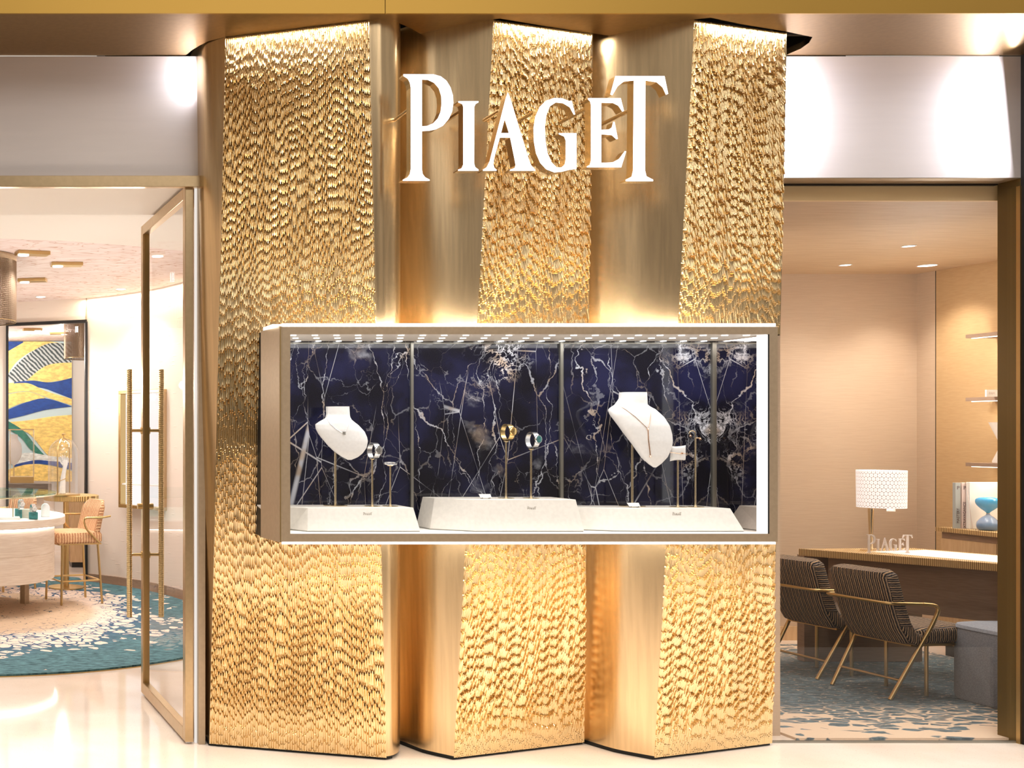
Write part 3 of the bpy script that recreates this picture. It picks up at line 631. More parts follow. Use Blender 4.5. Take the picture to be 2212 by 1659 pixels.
for r_, (yy, off) in enumerate([(4.66,.27),(4.80,.82),(4.955,.45)]):
    for i in range(nrow):
        x = ix0+(i+off)*pitch*(1.0)
        if x > ix1-.03: continue
        MB().lathe([(.0125,iz1-.0025),(.0125,iz1+.001)], 16, (x,yy)).build('spotlight', 'casespot', dc, world=True)
        k += 1
# marble back in four slabs with metal strips
js = [ix0, X(890,YM), X(1213,YM), ix1]
for i in range(3):
    MB().box(js[i], js[i+1], YM, YM+.015, iz0, iz1).build('marble_back', 'marble', dc, world=True)
for px, w_ in ((890,.006),(1213,.007),(1543,.011)):
    x = X(px,YM-.01); MB().box(x-w_, x+w_, YM-.014, YM, iz0, iz1-.006).build('joint_strip', 'strip', dc, world=True)
MB().box(ix0, ix1, YM-.006, YM, iz1-.012, iz1-.006).build('top_rail', 'strip', dc, world=True)
MB().add([(ix0,YC+.006,iz0),(ix1,YC+.006,iz0),(ix1,YC+.006,iz1),(ix0,YC+.006,iz1)], [(0,1,2,3)]).build('front_glass', 'glass2', dc, world=True)
MB().box(x0+.01, x1-.0, YC+.02, YC+.035, z1-.003, z1+.012).build('glow_strip', 'led', dc, world=True)
MB().box(x0-.03, x0+.012, YC+.03, YC+.18, z1-.003, z1+.010).build('glow_strip', emis('side_led', (1,.93,.84), 4.), dc, world=True)
MB().box(x0+.01, x1-.0, YC+.02, YC+.032, z0-.009, z0+.002).build('glow_strip', 'led', dc, world=True)
case_lights = []
for px in (860, 1380):
    o = light('case_light', 'AREA', (X(px,4.8), 4.78, iz1-.005), 3.4, 1.0, sy=.26, color=(1,.98,.95)); case_lights.append(o)
for i, (yy, sgn_) in enumerate(((z1+.014, 1), (z0-.012, -1))):
    o = light('case_glow', 'AREA', ((x0+x1)/2, YC+.14, yy), 17, x1-x0-.05, sy=.05, color=(1,.90,.76)); o.rotation_euler = (math.pi if sgn_ > 0 else 0, 0, 0)
# --- plinths
def plinth(pb, ptop, yb, zt, label, lx):
    """pb/ptop: lists of (x, y) outlines, floor and top"""
    t = thing('display_plinth', label, 'plinth', (sum(p[0] for p in pb)/len(pb), yb, iz0), group='cream plinths in the showcase', kind='thing')
    MB().loft([[(x,y,iz0+.004) for x,y in pb], [(x,y,zt) for x,y in ptop]]).build('body', 'plinth', t, world=True, bevel=.0015)
    MB().loft([[(x,y+.006,iz0) for x,y in pb], [(x,y+.006,iz0+.004) for x,y in pb]]).build('base_line', 'strip', t, world=True)
    if lx:
        yf0 = pb[1][1]; yf1 = ptop[1][1]; f = .70; y = lerp(yf0, yf1, f)-.0006; z = lerp(iz0, zt, f)
        u = .038/2000
        o_ = word_solid(MB(), (lx-.018,y,z-.004), (1,0,0), (0,-(yf0-yf1)/(zt-iz0)*.0,1), (0,1,0), u*1.05, .0005).build('engraved_name', 'engrave', t, world=True)
    return t
xf = lambda px: X(px, 4.71)
zt1 = 1.171
plinth([(xf(640),4.80),(xf(664),4.71),(xf(908),4.71),(xf(914),4.95),(xf(640),4.95)], [(xf(575),4.86),(xf(670),4.74),(xf(899),4.74),(xf(900),4.94),(xf(585),4.94)], 4.8, zt1, 'cream plinth carrying the small bust, watch and bangle, left end of the showcase', xf(797))
plinth([(xf(952),4.82),(xf(1026),4.71),(xf(1262),4.71),(xf(1262),4.96),(xf(950),4.96)], [(xf(966),4.84),(xf(1031),4.74),(xf(1252),4.74),(xf(1250),4.94),(xf(960),4.94)], 4.8, 1.207, 'taller cream plinth in the middle carrying two watch stands', xf(1153))
pb3 = [(xf(1258),4.80),(xf(1330),4.725),(xf(1400),4.71),(xf(1608),4.71),(xf(1606),4.96),(xf(1256),4.96)]
pt3 = [(xf(1266),4.83),(xf(1335),4.755),(xf(1400),4.74),(xf(1588),4.74),(xf(1580),4.94),(xf(1262),4.94)]
plinth(pb3, pt3, 4.8, 1.168, 'long cream plinth under the tall bust, cushion and earring stand', None)
t3 = bpy.data.objects['display_plinth.002']
word_solid(MB(), (xf(1468)-.018, 4.7305, 1.137), (1,0,0), (0,0,1), (0,1,0), .038/2000*1.05, .0006).build('engraved_name', 'engrave', t3, world=True)
# --- busts
def bust(px, py0, py1, left, right, label, zb):
    """left, right: half widths in photo pixels at fractions of the height"""
    Y = 4.84; u = Y/F; x = X(px,Y); zt_, zb_ = Z(py0,Y), Z(py1,Y); H = zt_-zb_
    t = thing('necklace_bust', label, 'bust', (x-.005, Y+.03, zb), group='necklace busts in the showcase', kind='thing')
    LX, LW = np.array(left).T; RX, RW = np.array(right).T
    D = np.array([(0,.028,.026,.02),(.16,.030,.026,.016),(.30,.034,.018,0),(.45,.036,.014,-.012),(.65,.034,.012,-.022),(.85,.026,.010,-.030),(.96,.012,.006,-.033),(1,.004,.003,-.034)]); k = H/.27
    def sec(f):
        a, b = -np.interp(f, LX, LW)*u, np.interp(f, RX, RW)*u
        return (a, b, *[np.interp(f, D[:,0], D[:,j])*k for j in (1,2,3)])
    rings = []; n = 44
    for f in np.linspace(0, 1, 49):
        a, b, fr, bk, off = sec(f); c_, h_ = (a+b)/2, max((b-a)/2, .002); ring = []
        for j in range(n):
            q = 2*math.pi*j/n; cs, sn = math.cos(q), math.sin(q); e = 1 if f > .22 else .6
            dy = -fr*abs(sn)**.75 if sn > 0 else bk*abs(sn)**.4
            ring.append((x+c_+h_*math.copysign(abs(cs)**.9, cs), Y+dy+off, zt_-H*f))
        rings.append(ring)
    MB().loft(rings).build('form', 'bust', t, world=True, smooth=True)
    MB().tube([(x-.012,Y+.03,zb+.002),(x-.012,Y+.03,zb_+H*.3)], .0052, 12).build('pole', 'pole', t, world=True, smooth=True)
    MB().lathe([(.052,zb),(.052,zb+.003),(.01,zb+.004)], 32, (x-.012,Y+.03)).build('base', 'pole', t, world=True, smooth=True)
    def surf(qx, qy, lift=.0012):
        yy = Y-.03
        for _ in range(6):
            p = P(qx, qy, yy); f = (zt_-p.z)/H; a, b, fr, bk, off = sec(f); c_, h_ = (a+b)/2, (b-a)/2
            c = min(abs((p.x-x-c_)/h_), .995)**(1/.9); yy = Y+off-fr*math.sqrt(max(0, 1-c*c))**.75-lift
        return P(qx, qy, yy)
    return surf
s1 = bust(735, 878, 993, [(0,27),(.14,27),(.22,30),(.28,44),(.335,54),(.42,54),(.50,50),(.58,44),(.735,30),(.85,16.6),(.94,2),(1,-11)], [(0,22),(.2,22.5),(.25,25),(.30,31),(.35,38),(.475,50),(.58,54.5),(.655,55.5),(.775,52),(.88,43),(.95,33),(1,19)], 'smaller white necklace bust with a short pendant chain, left side of the showcase', zt1)
s2 = bust(1380, 847, 1009, [(0,31),(.09,33),(.165,43),(.215,58),(.24,62),(.30,61),(.40,52),(.51,42),(.70,22),(.876,4.5),(.96,-10),(1,-19)], [(0,22),(.17,22),(.20,28),(.226,36),(.337,51),(.447,59),(.556,62),(.65,61.5),(.73,59),(.865,48),(.95,35),(1,24)], 'taller white necklace bust with a long drop chain, right side of the showcase', 1.168)
def necklace(pts, drop, label, mat):
    t = thing('necklace', label, 'necklace', pts[0], group='necklaces on the busts', kind='thing')
    MB().tube(pts, .0011, 6).build('chain', mat, t, world=True, smooth=True)
    return t
Yn = 4.80
def along(sf, pts, k=5):
    out = []
    for a, b in zip(pts, pts[1:]): out += [sf(a[0]+(b[0]-a[0])*i/k, a[1]+(b[1]-a[1])*i/k) for i in range(k)]
    return out+[sf(*pts[-1])]
n1 = necklace(along(s1, [(706,905),(714,916),(726,927),(741,936),(746,932),(752,920),(756,908)]), 0, 'fine chain with small dark pendant hanging on the smaller bust', 'silver')
for dz in (0, 4):
    p = s1(743.5, 933.5+dz, .003); MB().box(p.x-.0065, p.x+.0065, p.y-.003, p.y+.002, p.z-.0022, p.z+.0018).build('pendant', 'strip', n1, world=True, bevel=.001)
n2 = necklace(along(s2, [(1337,876),(1352,885),(1372,900),(1391,918),(1400,927),(1404,912),(1406,893),(1407,882)]), 0, 'fine gold chain with a long straight drop on the taller bust', 'rose')
MB().tube(along(s2, [(1400,928),(1401,950),(1404,975),(1405,986)]), .0022, 8).build('drop', 'rose', n2, world=True, smooth=True)
for q in ((1400,927),(1405,986)):
    p = s2(*q, .003); MB().lathe([(.001,p.z-.005),(.005,p.z),(.001,p.z+.005)], 12, (p.x,p.y)).build('bead', 'rose', n2, world=True, smooth=True)
# --- stands and watches
def stand(px, pyt, Y, zb, label, feet=True, name='display_stand'):
    x = X(px,Y); zt_ = Z(pyt,Y)
    t = thing(name, label, 'stand', (x,Y,zb), group='gold display stands in the showcase', kind='thing')
    MB().tube([(x,Y,zb+.002),(x,Y,zt_)], .0042, 10).build('pole', 'pole', t, world=True, smooth=True)
    MB().lathe([(.034,zb),(.034,zb+.002),(.007,zb+.003),(.0055,zb+.009)], 28, (x,Y)).build('base', 'pole', t, world=True, smooth=True)
    return t, x, Y, zt_
def watch(px, py, Y, s, rz, band, face, label):
    c = P(px, py, Y); t = thing('wristwatch', label, 'watch', c, rz, group='wristwatches in the showcase', kind='thing')
    # band loop in local y-z, face looks to -y and a little up
    n = 32; rings = []
    for i in range(n):
        a = 2*math.pi*i/n; ry, rzz = .021*s, .030*s
        cc = Vector((0, ry*math.cos(a), rzz*math.sin(a))); nn = Vector((0, math.cos(a), math.sin(a)))
        w_ = .0115*s if math.cos(a) > -.3 else .0125*s
        rings.append([cc+Vector((-w_,0,0))+nn*.0016, cc+Vector((w_,0,0))+nn*.0016, cc+Vector((w_,0,0))-nn*.0016, cc+Vector((-w_,0,0))-nn*.0016])
    MB().loft(rings+[rings[0]], cap=False).build('band', band, t, smooth=True)
    def disc(r, y0, y1, mat, nm, par):
        mb = MB(); mb.lathe([(r*.94,0),(r,(y0-y1)*.3),(r,(y0-y1)*.8),(r*.93,(y0-y1))], 28)
        mb.v = [(v[0], y0-v[2], v[1]+.004*s) for v in mb.v]; return mb.build(nm, mat, par, smooth=True)
    cs = disc(.0165*s, -.019*s, -.029*s, band, 'watch_case', t)
    disc(.0128*s, -.0289*s, -.0298*s, face, 'dial', cs)
    MB().box(.0005*s,.0011*s,-.0304*s,-.0299*s,.004*s,.013*s).box(-.006*s,.0005*s,-.0304*s,-.0299*s,.0035*s,.0043*s).build('hands', 'black', cs)
    MB().box(.016*s,.0195*s,-.026*s,-.022*s,.002*s,.006*s).build('crown', band, cs)
    return t
def cushion_ring(x, Y, z, par):
    return MB().lathe([(.010,z-.008),(.012,z-.006),(.012,z-.003)], 16, (x,Y)).build('holder', 'pole', par, world=True, smooth=True)
for px, pyt, py, zb, band, face, lab, sl in ((804,989,974,zt1,'silver','silver','silver wristwatch on the pole beside the small bust','slim gold pole stand holding the silver watch beside the small bust'),
        (1093,951,934,1.207,'yellowgold','yellowgold','yellow gold wristwatch on the taller of the two middle stands','taller gold pole stand on the middle plinth'),
        (1147,968,951,1.207,'silver','teal','steel wristwatch with dark strap on the shorter middle stand','shorter gold pole stand on the middle plinth')):
    t, x, Y, z_ = stand(px, pyt, 4.83, zb, sl); cushion_ring(x, Y, z_, t)
    watch(px+3, py, 4.83, 1.2, R(24), band, face, lab)
# bangle on its short stand
t, x, Y, z_ = stand(843, 1006, 4.83, zt1, 'low gold pole stand with forked top holding the bangle')
MB().tube([(x-.016,Y,z_+.006),(x-.010,Y,z_),(x+.010,Y,z_),(x+.016,Y,z_+.006)], .0018, 8).build('fork', 'pole', t, world=True, smooth=True)
tb = thing('bangle', 'white gold oval bangle lying on the low forked stand', 'bangle', (x,Y,z_+.01), kind='thing')
ring = [(.029*math.cos(a), .019*math.sin(a), .004*math.sin(a)) for a in [2*math.pi*i/48 for i in range(49)]]
MB().tube(ring, .0034, 8).build('hoop', 'silver', tb, smooth=True)
for a in (.6, 1.1, 4.4): 
    MB().lathe([(.0005,-.004),(.0042,0),(.0005,.004)], 8, (.029*math.cos(a), .019*math.sin(a))).build('stone', 'glass', tb, smooth=False)
# pillow stand with bracelet
t, x, Y, z_ = stand(1464, 994, 4.83, 1.168, 'gold pole stand topped by a small white cushion')
mb = MB(); n = 17; pc = P(1464,979,4.82)
def pil(u, v, sgn_):
    e = (1-u**4)*(1-v**4); k = 1-.10*(1-abs(u)**2)*abs(v)**3; k2 = 1-.10*(1-abs(v)**2)*abs(u)**3
    return (pc.x+.036*u*k2, pc.y-sgn_*.014*e**.5, pc.z+.034*v*k+.002*u)
g = [[(2*i/(n-1)-1, 2*j/(n-1)-1) for i in range(n)] for j in range(n)]
for sgn_ in (1, -1):
    base = len(mb.v); mb.v += [pil(u, v, sgn_) for row in g for u, v in row]
    mb.f += [(base+j*n+i, base+j*n+i+1, base+(j+1)*n+i+1, base+(j+1)*n+i) for j in range(n-1) for i in range(n-1)]
mb.build('cushion', 'bust', t, world=True, smooth=True)
tb = thing('bracelet', 'thin gold chain bracelet wrapped round the small white cushion', 'bracelet', (pc.x,pc.y-.015,pc.z), kind='thing')
MB().tube([(pc.x-.036,pc.y-.004,pc.z+.004),(pc.x-.02,pc.y-.0145,pc.z+.001),(pc.x,pc.y-.0165,pc.z-.001),(pc.x+.02,pc.y-.0145,pc.z-.001),(pc.x+.036,pc.y-.004,pc.z-.003)], .0012, 6).build('chain', 'rose', tb, world=True, smooth=True)
MB().lathe([(.003,pc.z-.004),(.0045,pc.z),(.003,pc.z+.004)], 12, (pc.x+.008,pc.y-.017)).build('clasp', 'rose', tb, world=True, smooth=True)
# earring stand
t, x, Y, z_ = stand(1502, 945, 4.83, 1.168, 'tall gold stand with hooked top carrying two earrings')
zt_ = Z(945,4.83)
MB().tube([(x,Y,zt_)]+[(x-.014+.014*math.cos(a), Y, zt_+.016+.014*math.sin(a)) for a in [math.pi*i/12 for i in range(13)]], .0022, 8).build('hook', 'pole', t, world=True, smooth=True)
MB().tube([(x,Y,zt_-.002),(x+.017,Y,zt_-.002)], .0018, 8).build('side_arm', 'pole', t, world=True, smooth=True)
for dx, dz, lab in ((-.0255,.006,'gold hoop earring on the hook end of the stand'), (.019,-.007,'gold cluster earring on the side arm of the stand')):
    te = thing('earring', lab, 'earring', (x+dx,Y-.004,zt_+dz), group='earrings on the hooked stand', kind='thing')
    MB().lathe([(.0005,-.0065),(.005,-.003),(.0055,.002),(.0005,.0065)], 10).build('stone', 'rose', te, smooth=True)
    MB().lathe([(.0015,.006),(.0015,.010)], 8).build('post', 'yellowgold', te, smooth=True)
# price cards
for px, zb, w_, lab in ((1049,1.207,.024,'white price card left of the gold watch stand'), (1370,1.168,.024,'white price card beside the tall bust base')):
    x = X(px,4.80); te = thing('price_card', lab, 'card', (x,4.80,zb), group='price cards in the showcase', kind='thing')
    MB().loft([[(-w_,-.006,.004),(w_,-.006,.004),(w_,-.004,.004),(-w_,-.004,.004)],[(-w_-.002,.010,.020),(w_+.002,.010,.020),(w_+.002,.012,.020),(-w_-.002,.012,.020)]]).build('card', 'white', te)
    MB().box(-w_*.8,-w_*.6,-.006,.008,0,.006).box(w_*.6,w_*.8,-.006,.008,0,.006).build('foot', 'strip', te)
# ================================================================== GLASS DOOR
dA, dB = Vector((X(409,5.19), 5.19, 0)), Vector((X(312,6.2), 6.2, 0))
dd = (dB-dA); dl = dd.length; ang = math.atan2(dd.y, dd.x)
d1 = sthing('door_1', (dA.x,dA.y,0)); d1.rotation_euler = (0,0,ang)
zt_ = 2.685; s_ = .048; th = .02
MB().box(0,s_,-th,th,.012,zt_).box(dl-s_,dl,-th,th,.012,zt_).box(s_,dl-s_,-th,th,.012,.075).box(s_,dl-s_,-th,th,zt_-.055,zt_).build('door_frame', 'doormetal', d1, bevel=.003)
MB().add([(s_,0,.075),(dl-s_,0,.075),(dl-s_,0,zt_-.055),(s_,0,zt_-.055)], [(0,1,2,3)]).build('door_pane', 'glass', d1)
MB().box(s_,s_+.012,-.012,.012,.075,zt_-.055).box(dl-s_-.012,dl-s_,-.012,.012,.075,zt_-.055).build('glazing_bead', 'brass', d1)
MB().lathe([(.012,zt_-.004),(.012,zt_+.012)], 14, (.03,0)).lathe([(.012,0),(.012,.014)], 14, (.03,0)).build('pivot', 'silver', d1)
for sd, zoff in ((1,0),(-1,0)):
    yy = sd*.092; hz0, hz1 = .445, 1.864; prof = []; nr = 128
    for i in range(nr):
        za = hz0+(hz1-hz0)*i/nr; h = (hz1-hz0)/nr; prof += [(.0142,za),(.0160,za+h*.25),(.0160,za+h*.7),(.0142,za+h*.95)]
    prof[0] = (.0135,hz0); hd = MB().lathe(prof, 18, (dl-.024,yy)).build('pull_handle', 'handle', d1, smooth=False)
    for zz in (1.513, .803):
        MB().tube([(dl-.024,sd*.018,zz),(dl-.024,yy,zz)], .0085, 12).build('handle_bracket', 'brass', hd, smooth=True)
        MB().tube([(dl-.024,sd*.018,zz),(dl-.024,sd*.026,zz)], .02, 18).build('bracket_rose', 'brass', hd, smooth=True)
MB().tube([(dl-.024,-.045,1.08),(dl-.024,.045,1.08)], [.016,.016], 18).build('lock_cylinder', 'brass', d1, smooth=True)
# ================================================================== LEFT SHOP
# round counter
ccx, ccy = 0.0, 9.2
co = thing('display_counter', 'round pale veneer sales counter with white rim and glass vitrine on top', 'counter', (ccx,ccy,0), kind='thing')
MB().lathe([(.68,.278),(.70,.285),(.70,.500),(.696,.504),(.70,.508),(.70,.735)], 72, (ccx,ccy)).build('body', 'counterwood', co, world=True, smooth=True)
MB().lathe([(.68,.735),(.785,.737),(.79,.742),(.79,.80)], 72, (ccx,ccy)).build('rim', 'counterwood', co, world=True, smooth=True)
MB().lathe([(.79,.8),(.785,.808),(.74,.812)], 72, (ccx,ccy)).build('top_surface', 'white', co, world=True, smooth=True)
MB().lathe([(.70,.812),(.70,.985)], 72, (ccx,ccy), cap=False).build('vitrine_glass', 'glass', co, world=True, smooth=True)
MB().lathe([(.715,.985),(.715,1.0)], 72, (ccx,ccy)).build('vitrine_lid', 'tealglass', co, world=True, smooth=True)
MB().lathe([(.712,.975),(.718,.978),(.718,.984),(.712,.985)], 72, (ccx,ccy), cap=False).build('lid_rim', 'pole', co, world=True, smooth=True)
for (lx, ly) in ((.456,9.4),(.02,9.2),(-.45,9.35)):
    MB().prism([(lx+.045*math.cos(a),ly+.045*math.sin(a)) for a in [math.pi/6+math.pi/3*i for i in range(6)]], .016, .28).build('leg', 'champ', co, world=True)
for px in (28,):
    x = X(px,8.56); MB().tube([(x,8.56,.812),(x,8.56,.985)], .004, 8).build('corner_post', 'pole', co, world=True)
zc_ = .812
for px, py, Y, lab in ((45,1090,8.62,'round silver watch on a white ring, left of two in the counter vitrine'), (71,1100,8.62,'round watch on a teal block, right of two in the counter vitrine')):
    w_ = watch(px, py, Y, 1.35, R(20), 'silver', 'white', lab); w_['group'] = 'watches in the counter vitrine'
for x, Y, sx_, sy_, h, mat, lab in ((X(72,8.62),8.62,.035,.03,.055,'teal','teal leather block under the right watch in the vitrine'), (X(40,8.70),8.72,.028,.03,.075,'teal','teal leather block behind the left watch in the vitrine'),
        (X(54,8.74),8.76,.04,.03,.07,'counterwood','tan display block between the two watches'), (X(20,8.58),8.60,.085,.05,.02,'white','flat white jewellery tray at the left of the vitrine')):
    tag(MB().box(x-sx_,x+sx_,Y-sy_,Y+sy_,zc_,zc_+h).build('display_block', mat, None, bevel=.004), lab, 'display block', 'blocks inside the counter vitrine')
x = X(98,8.85); pr = [(-.035,0),(.035,0)]+[(.035*math.cos(a), .075+.035*math.sin(a)) for a in [math.pi*i/14 for i in range(15)]]
mb = MB(); mb.loft([[(x+a,8.82,zc_+b) for a,b in pr],[(x+a,8.86,zc_+b) for a,b in pr]]); tag(mb.build('arched_stand', 'bust', None, bevel=.004), 'white arched display stand inside the round vitrine', 'display stand')
MB().lathe([(.705,.725),(.72,.725),(.72,.733),(.705,.733)], 72, (ccx,ccy), cap=False).build('glow_ring', emis('rim_led', (1,.94,.9), 9.0), co, world=True)
# stools
def stool(loc, rz, label):
    t = thing('counter_stool', label, 'stool', loc, rz, group='striped counter stools', kind='thing')
    # local: x forward, y left
    fw, bw, d = .18, .19, .18
    def rr(hx, hy, r, n=5):
        out = []
        for cx_, cy_, a0 in ((hx-r,hy-r,0),(-hx+r,hy-r,90),(-hx+r,-hy+r,180),(hx-r,-hy+r,270)):
            out += [(cx_+r*math.cos(R(a0+90*i/n)), cy_+r*math.sin(R(a0+90*i/n))) for i in range(n+1)]
        return out
    MB().loft([[(x+.02,y,z) for x,y in rr(.225*k,.215*k,.06)] for k, z in ((.94,.545),(1,.56),(1,.615),(.95,.638),(.8,.645))]).build('seat', 'stoolfab', t, smooth=True)
    rings = []
    for f in np.linspace(0,1,12):
        z = .58+.33*f; xo = -.17-.075*f; w_ = .2*(1-.10*f**3); w_ = w_*(1 if f < .85 else 1-.25*((f-.85)/.15)**2)
        th_ = .036*(1 if f < .9 else .6)
        ring = []
        for k in range(24):
            a = 2*math.pi*k/24; yy = w_*math.copysign(abs(math.cos(a))**.35, math.cos(a)); xx = th_*math.copysign(abs(math.sin(a))**.6, math.sin(a))
            ring.append((xo+xx+.10*(yy/.2)**2*.4, yy, z))
        rings.append(ring)
    MB().loft(rings).build('backrest', 'stoolfab', t, smooth=True)
    for sx_, sy_ in ((1,1),(1,-1),(-1,1),(-1,-1)):
        MB().tube([(sx_*.165,sy_*.165,.55),(sx_*.19-.01,sy_*.185,.016)], .011, 8).build('leg', 'brass', t, smooth=True)
    q = [(.182,.178),(-.186,.178),(-.186,-.178),(.182,-.178)]
    for i in range(4):
        a, b = q[i], q[(i+1)%4]; MB().tube([(*a,.22),(*b,.22)], .008, 8).build('footrest', 'brass', t, smooth=True)
    for sy_ in (1,-1):
        pts = rounded([(-.16,sy_*.215,.55),(-.02,sy_*.235,.68),(.0,sy_*.24,.77),(-.16,sy_*.235,.765),(-.27,sy_*.2,.775)], .06)
        MB().tube(pts, .009, 8).build('armrest', 'brass', t, smooth=True)
    MB().box(-.19,.2,-.19,.19,.532,.545).build('seat_frame', 'brass', t)
    return t
st = stool((.885,9.50,0), R(197), 'tan striped counter stool with curved brass arms beside the round counter')
dup(st, (.33,10.30,0), R(215), 'striped counter stool mostly hidden behind the round counter and vitrine')
# high table with glass cloche
ht = thing('high_table', 'small high round table with carved brass edge holding the glass cloche', 'table', (1.0,10.35,0), kind='thing')
MB().lathe([(.25,.855),(.262,.86),(.262,.905),(.25,.91)], 48, (.945,10.3)).build('tabletop', 'carvedbrass', ht, world=True, smooth=True)
MB().tube([(.90,10.34,.03),(.90,10.34,.86)], .028, 16).build('post', 'brass', ht, world=True, smooth=True)
MB().lathe([(.17,.016),(.17,.028),(.03,.034)], 32, (.90,10.34)).build('foot', 'brass', ht, world=True, smooth=True)
cl = thing('glass_cloche', 'tall glass dome with brass ribs and knob on the high round table', 'cloche', (.905,10.2,.91), kind='thing')
bx, by, bz = X(138,10.18), 10.2, .91
dome = [(.148,bz+.012),(.148,bz+.38)]+[(.148*math.cos(a), bz+.38+.16*math.sin(a)) for a in [math.pi/2*i/9 for i in range(1,9)]]+[(.004,bz+.54)]
MB().lathe(dome, 40, (bx,by), cap=False).build('dome', 'domeglass', cl, world=True, smooth=True)
MB().lathe([(.156,bz),(.156,bz+.012),(.148,bz+.016)], 40, (bx,by)).build('base', 'brass', cl, world=True, smooth=True)
for a in (R(243), R(63)):
    MB().tube([(bx+(r_+.003)*math.cos(a), by+(r_+.003)*math.sin(a), z) for r_, z in dome], .0065, 6).build('rib', 'brass', cl, world=True, smooth=True)
MB().lathe([(.006,bz+.54),(.006,bz+.56),(.018,bz+.572),(.018,bz+.58),(.004,bz+.585)], 16, (bx,by)).build('knob', 'brass', cl, world=True, smooth=True)
# display hand under the dome
hd = thing('display_hand', 'white hand and forearm form with a bracelet, standing inside the glass dome', 'display hand', (bx-.01,by,bz+.016), kind='thing')
sk = MB()
arm = [(bx-.012,by,bz+.02),(bx-.010,by,bz+.10),(bx-.004,by,bz+.18),(bx+.008,by,bz+.25),(bx+.012,by,bz+.275)]
sk.tube(arm, [.030,.028,.022,.019,.020], 14)
sk.loft([[(bx+.012+s1*math.cos(a), by+.010*math.sin(a), z) for a in [2*math.pi*i/12 for i in range(12)]] for s1, z in ((.018,bz+.268),(.026,bz+.29),(.028,bz+.315),(.024,bz+.332))])
for i, (ox, ln, tilt) in enumerate(((-.019,.052,-.35),(-.007,.062,-.22),(.006,.058,-.10),(.018,.045,.05))):
    b0 = Vector((bx+.012+ox, by, bz+.325)); p1 = b0+Vector((tilt*ln*.6, -.004, ln*.55)); p2 = p1+Vector((tilt*ln*.9, -.012, ln*.30)); sk.tube([b0,p1,p2], [.0062,.0056,.004], 8)
sk.tube([(bx-.006,by,bz+.285),(bx-.024,by-.006,bz+.305),(bx-.036,by-.01,bz+.328)], [.008,.007,.0045], 8)
sk.build('hand', 'bust', hd, world=True, smooth=True)
tb = thing('bracelet', 'gold bracelet worn on the white display hand under the dome', 'bracelet', (bx,by,bz+.15), kind='thing')
MB().tube([(bx-.006+.028*math.cos(a), by+.027*math.sin(a), bz+.15+.012*math.cos(a)) for a in [2*math.pi*i/32 for i in range(33)]], .0028, 6).build('hoop', 'yellowgold', tb, world=True, smooth=True)
# pendant drum of fine chain
def pendant(cx_, cy_, rad, zt_, zb_, label, n=150):
    t = thing('pendant_lamp', label, 'lamp', (cx_,cy_,zt_), group='chain drum pendants', kind='thing')
    MB().lathe([(rad,zt_-.045),(rad+.004,zt_-.04),(rad+.004,zt_),(rad-.01,zt_)], 64, (cx_,cy_), cap=False).build('top_ring', 'champ', t, world=True, smooth=True)
    MB().lathe([(rad-.004,zb_),(rad+.002,zb_),(rad+.002,zb_+.006),(rad-.004,zb_+.006)], 64, (cx_,cy_), cap=False).build('bottom_ring', 'brass', t, world=True, smooth=True)
    mb = MB()
    for i in range(n):
        a = 2*math.pi*i/n; w_ = rad*2*math.pi/n*.30
        c_, s_q = math.cos(a), math.sin(a)
        for r_ in (rad,):
            x, y = cx_+r_*c_, cy_+r_*s_q
            mb.loft([[(x-s_q*w_,y+c_*w_,z),(x+s_q*w_,y-c_*w_,z),(x+c_*.003,y+s_q*.003,z)] for z in (zb_,zt_-.04)])
    nr = int((zt_-.04-zb_)/.014)
    for j in range(nr):
        z = zb_+.014*(j+.5)
        mb.lathe([(rad,z-.0018),(rad+.002,z),(rad,z+.0018)], 64, (cx_,cy_), cap=False)
    mb.build('chain_mesh', 'chain', t, world=True)
    for k in range(3):
        a = 2*math.pi*k/3+.4; MB().tube([(cx_+rad*.55*math.cos(a),cy_+rad*.55*math.sin(a),zt_-.17),(cx_+rad*.55*math.cos(a),cy_+rad*.55*math.sin(a),zt_-.10)], .018, 14).build('bulb', 'spot', t, world=True, smooth=True)
    MB().lathe([(rad-.01,zt_-.004),(.01,zt_)], 40, (cx_,cy_)).build('canopy', 'champ', t, world=True)
    return t
pendant(0.0, 8.3, .338, HL-.004, Z(697,8.3), 'brown chain-mesh drum pendant hanging over the round counter, cut by the left frame edge')
pendant(X(185,12.6)+.02, 12.6, .27, HL-.004, Z(775,12.6), 'smaller chain-mesh drum pendant seen through the black-framed opening', 110)
def tray(px, py, rot, label, sgn_=1, z=HL):
    Y = (z-.02-EYE)*F/(HZ-py); x = X(px,Y)
    t = thing('ceiling_spot_tray', label, 'ceiling light', (x,Y,z), R(rot), group='brass spot trays on the ceiling', kind='thing')
    MB().box(-.125,.125,-.055,.055,-.028,0).build('tray', 'brass', t, bevel=.004)
    MB().lathe([(.040,-.034),(.042,-.026)], 24, (-.07*sgn_,0)).build('lens', 'spot', t, smooth=True)
    return t
tray(70,549,14,'brass rectangular spot tray on the pink ceiling, nearest the entrance'); tray(144,573,2,'brass rectangular spot tray level with the pendant, right of the other two'); tray(70,607,-14,'brass rectangular spot tray just behind the pendant, lowest in view')
tray(70,713,5,'brass spot tray seen through the opening, left one', -1); tray(128,721,-8,'brass spot tray seen through the opening, beside the far pendant', -1)
def downlight(px, py, label, z, r_=.045, col='spot', grp='small round downlights'):
    Y = (z-EYE)*F/(HZ-py); x = X(px,Y)
    t = thing('downlight', label, 'downlight', (x,Y,z), group=grp, kind='thing')
    MB().lathe([(r_,-.003),(r_,.0)], 24).build('lens', col, t); MB().lathe([(r_,-.004),(r_+.008,-.004),(r_+.008,0)], 24, cap=False).build('trim_ring', 'white', t)
    return x, Y
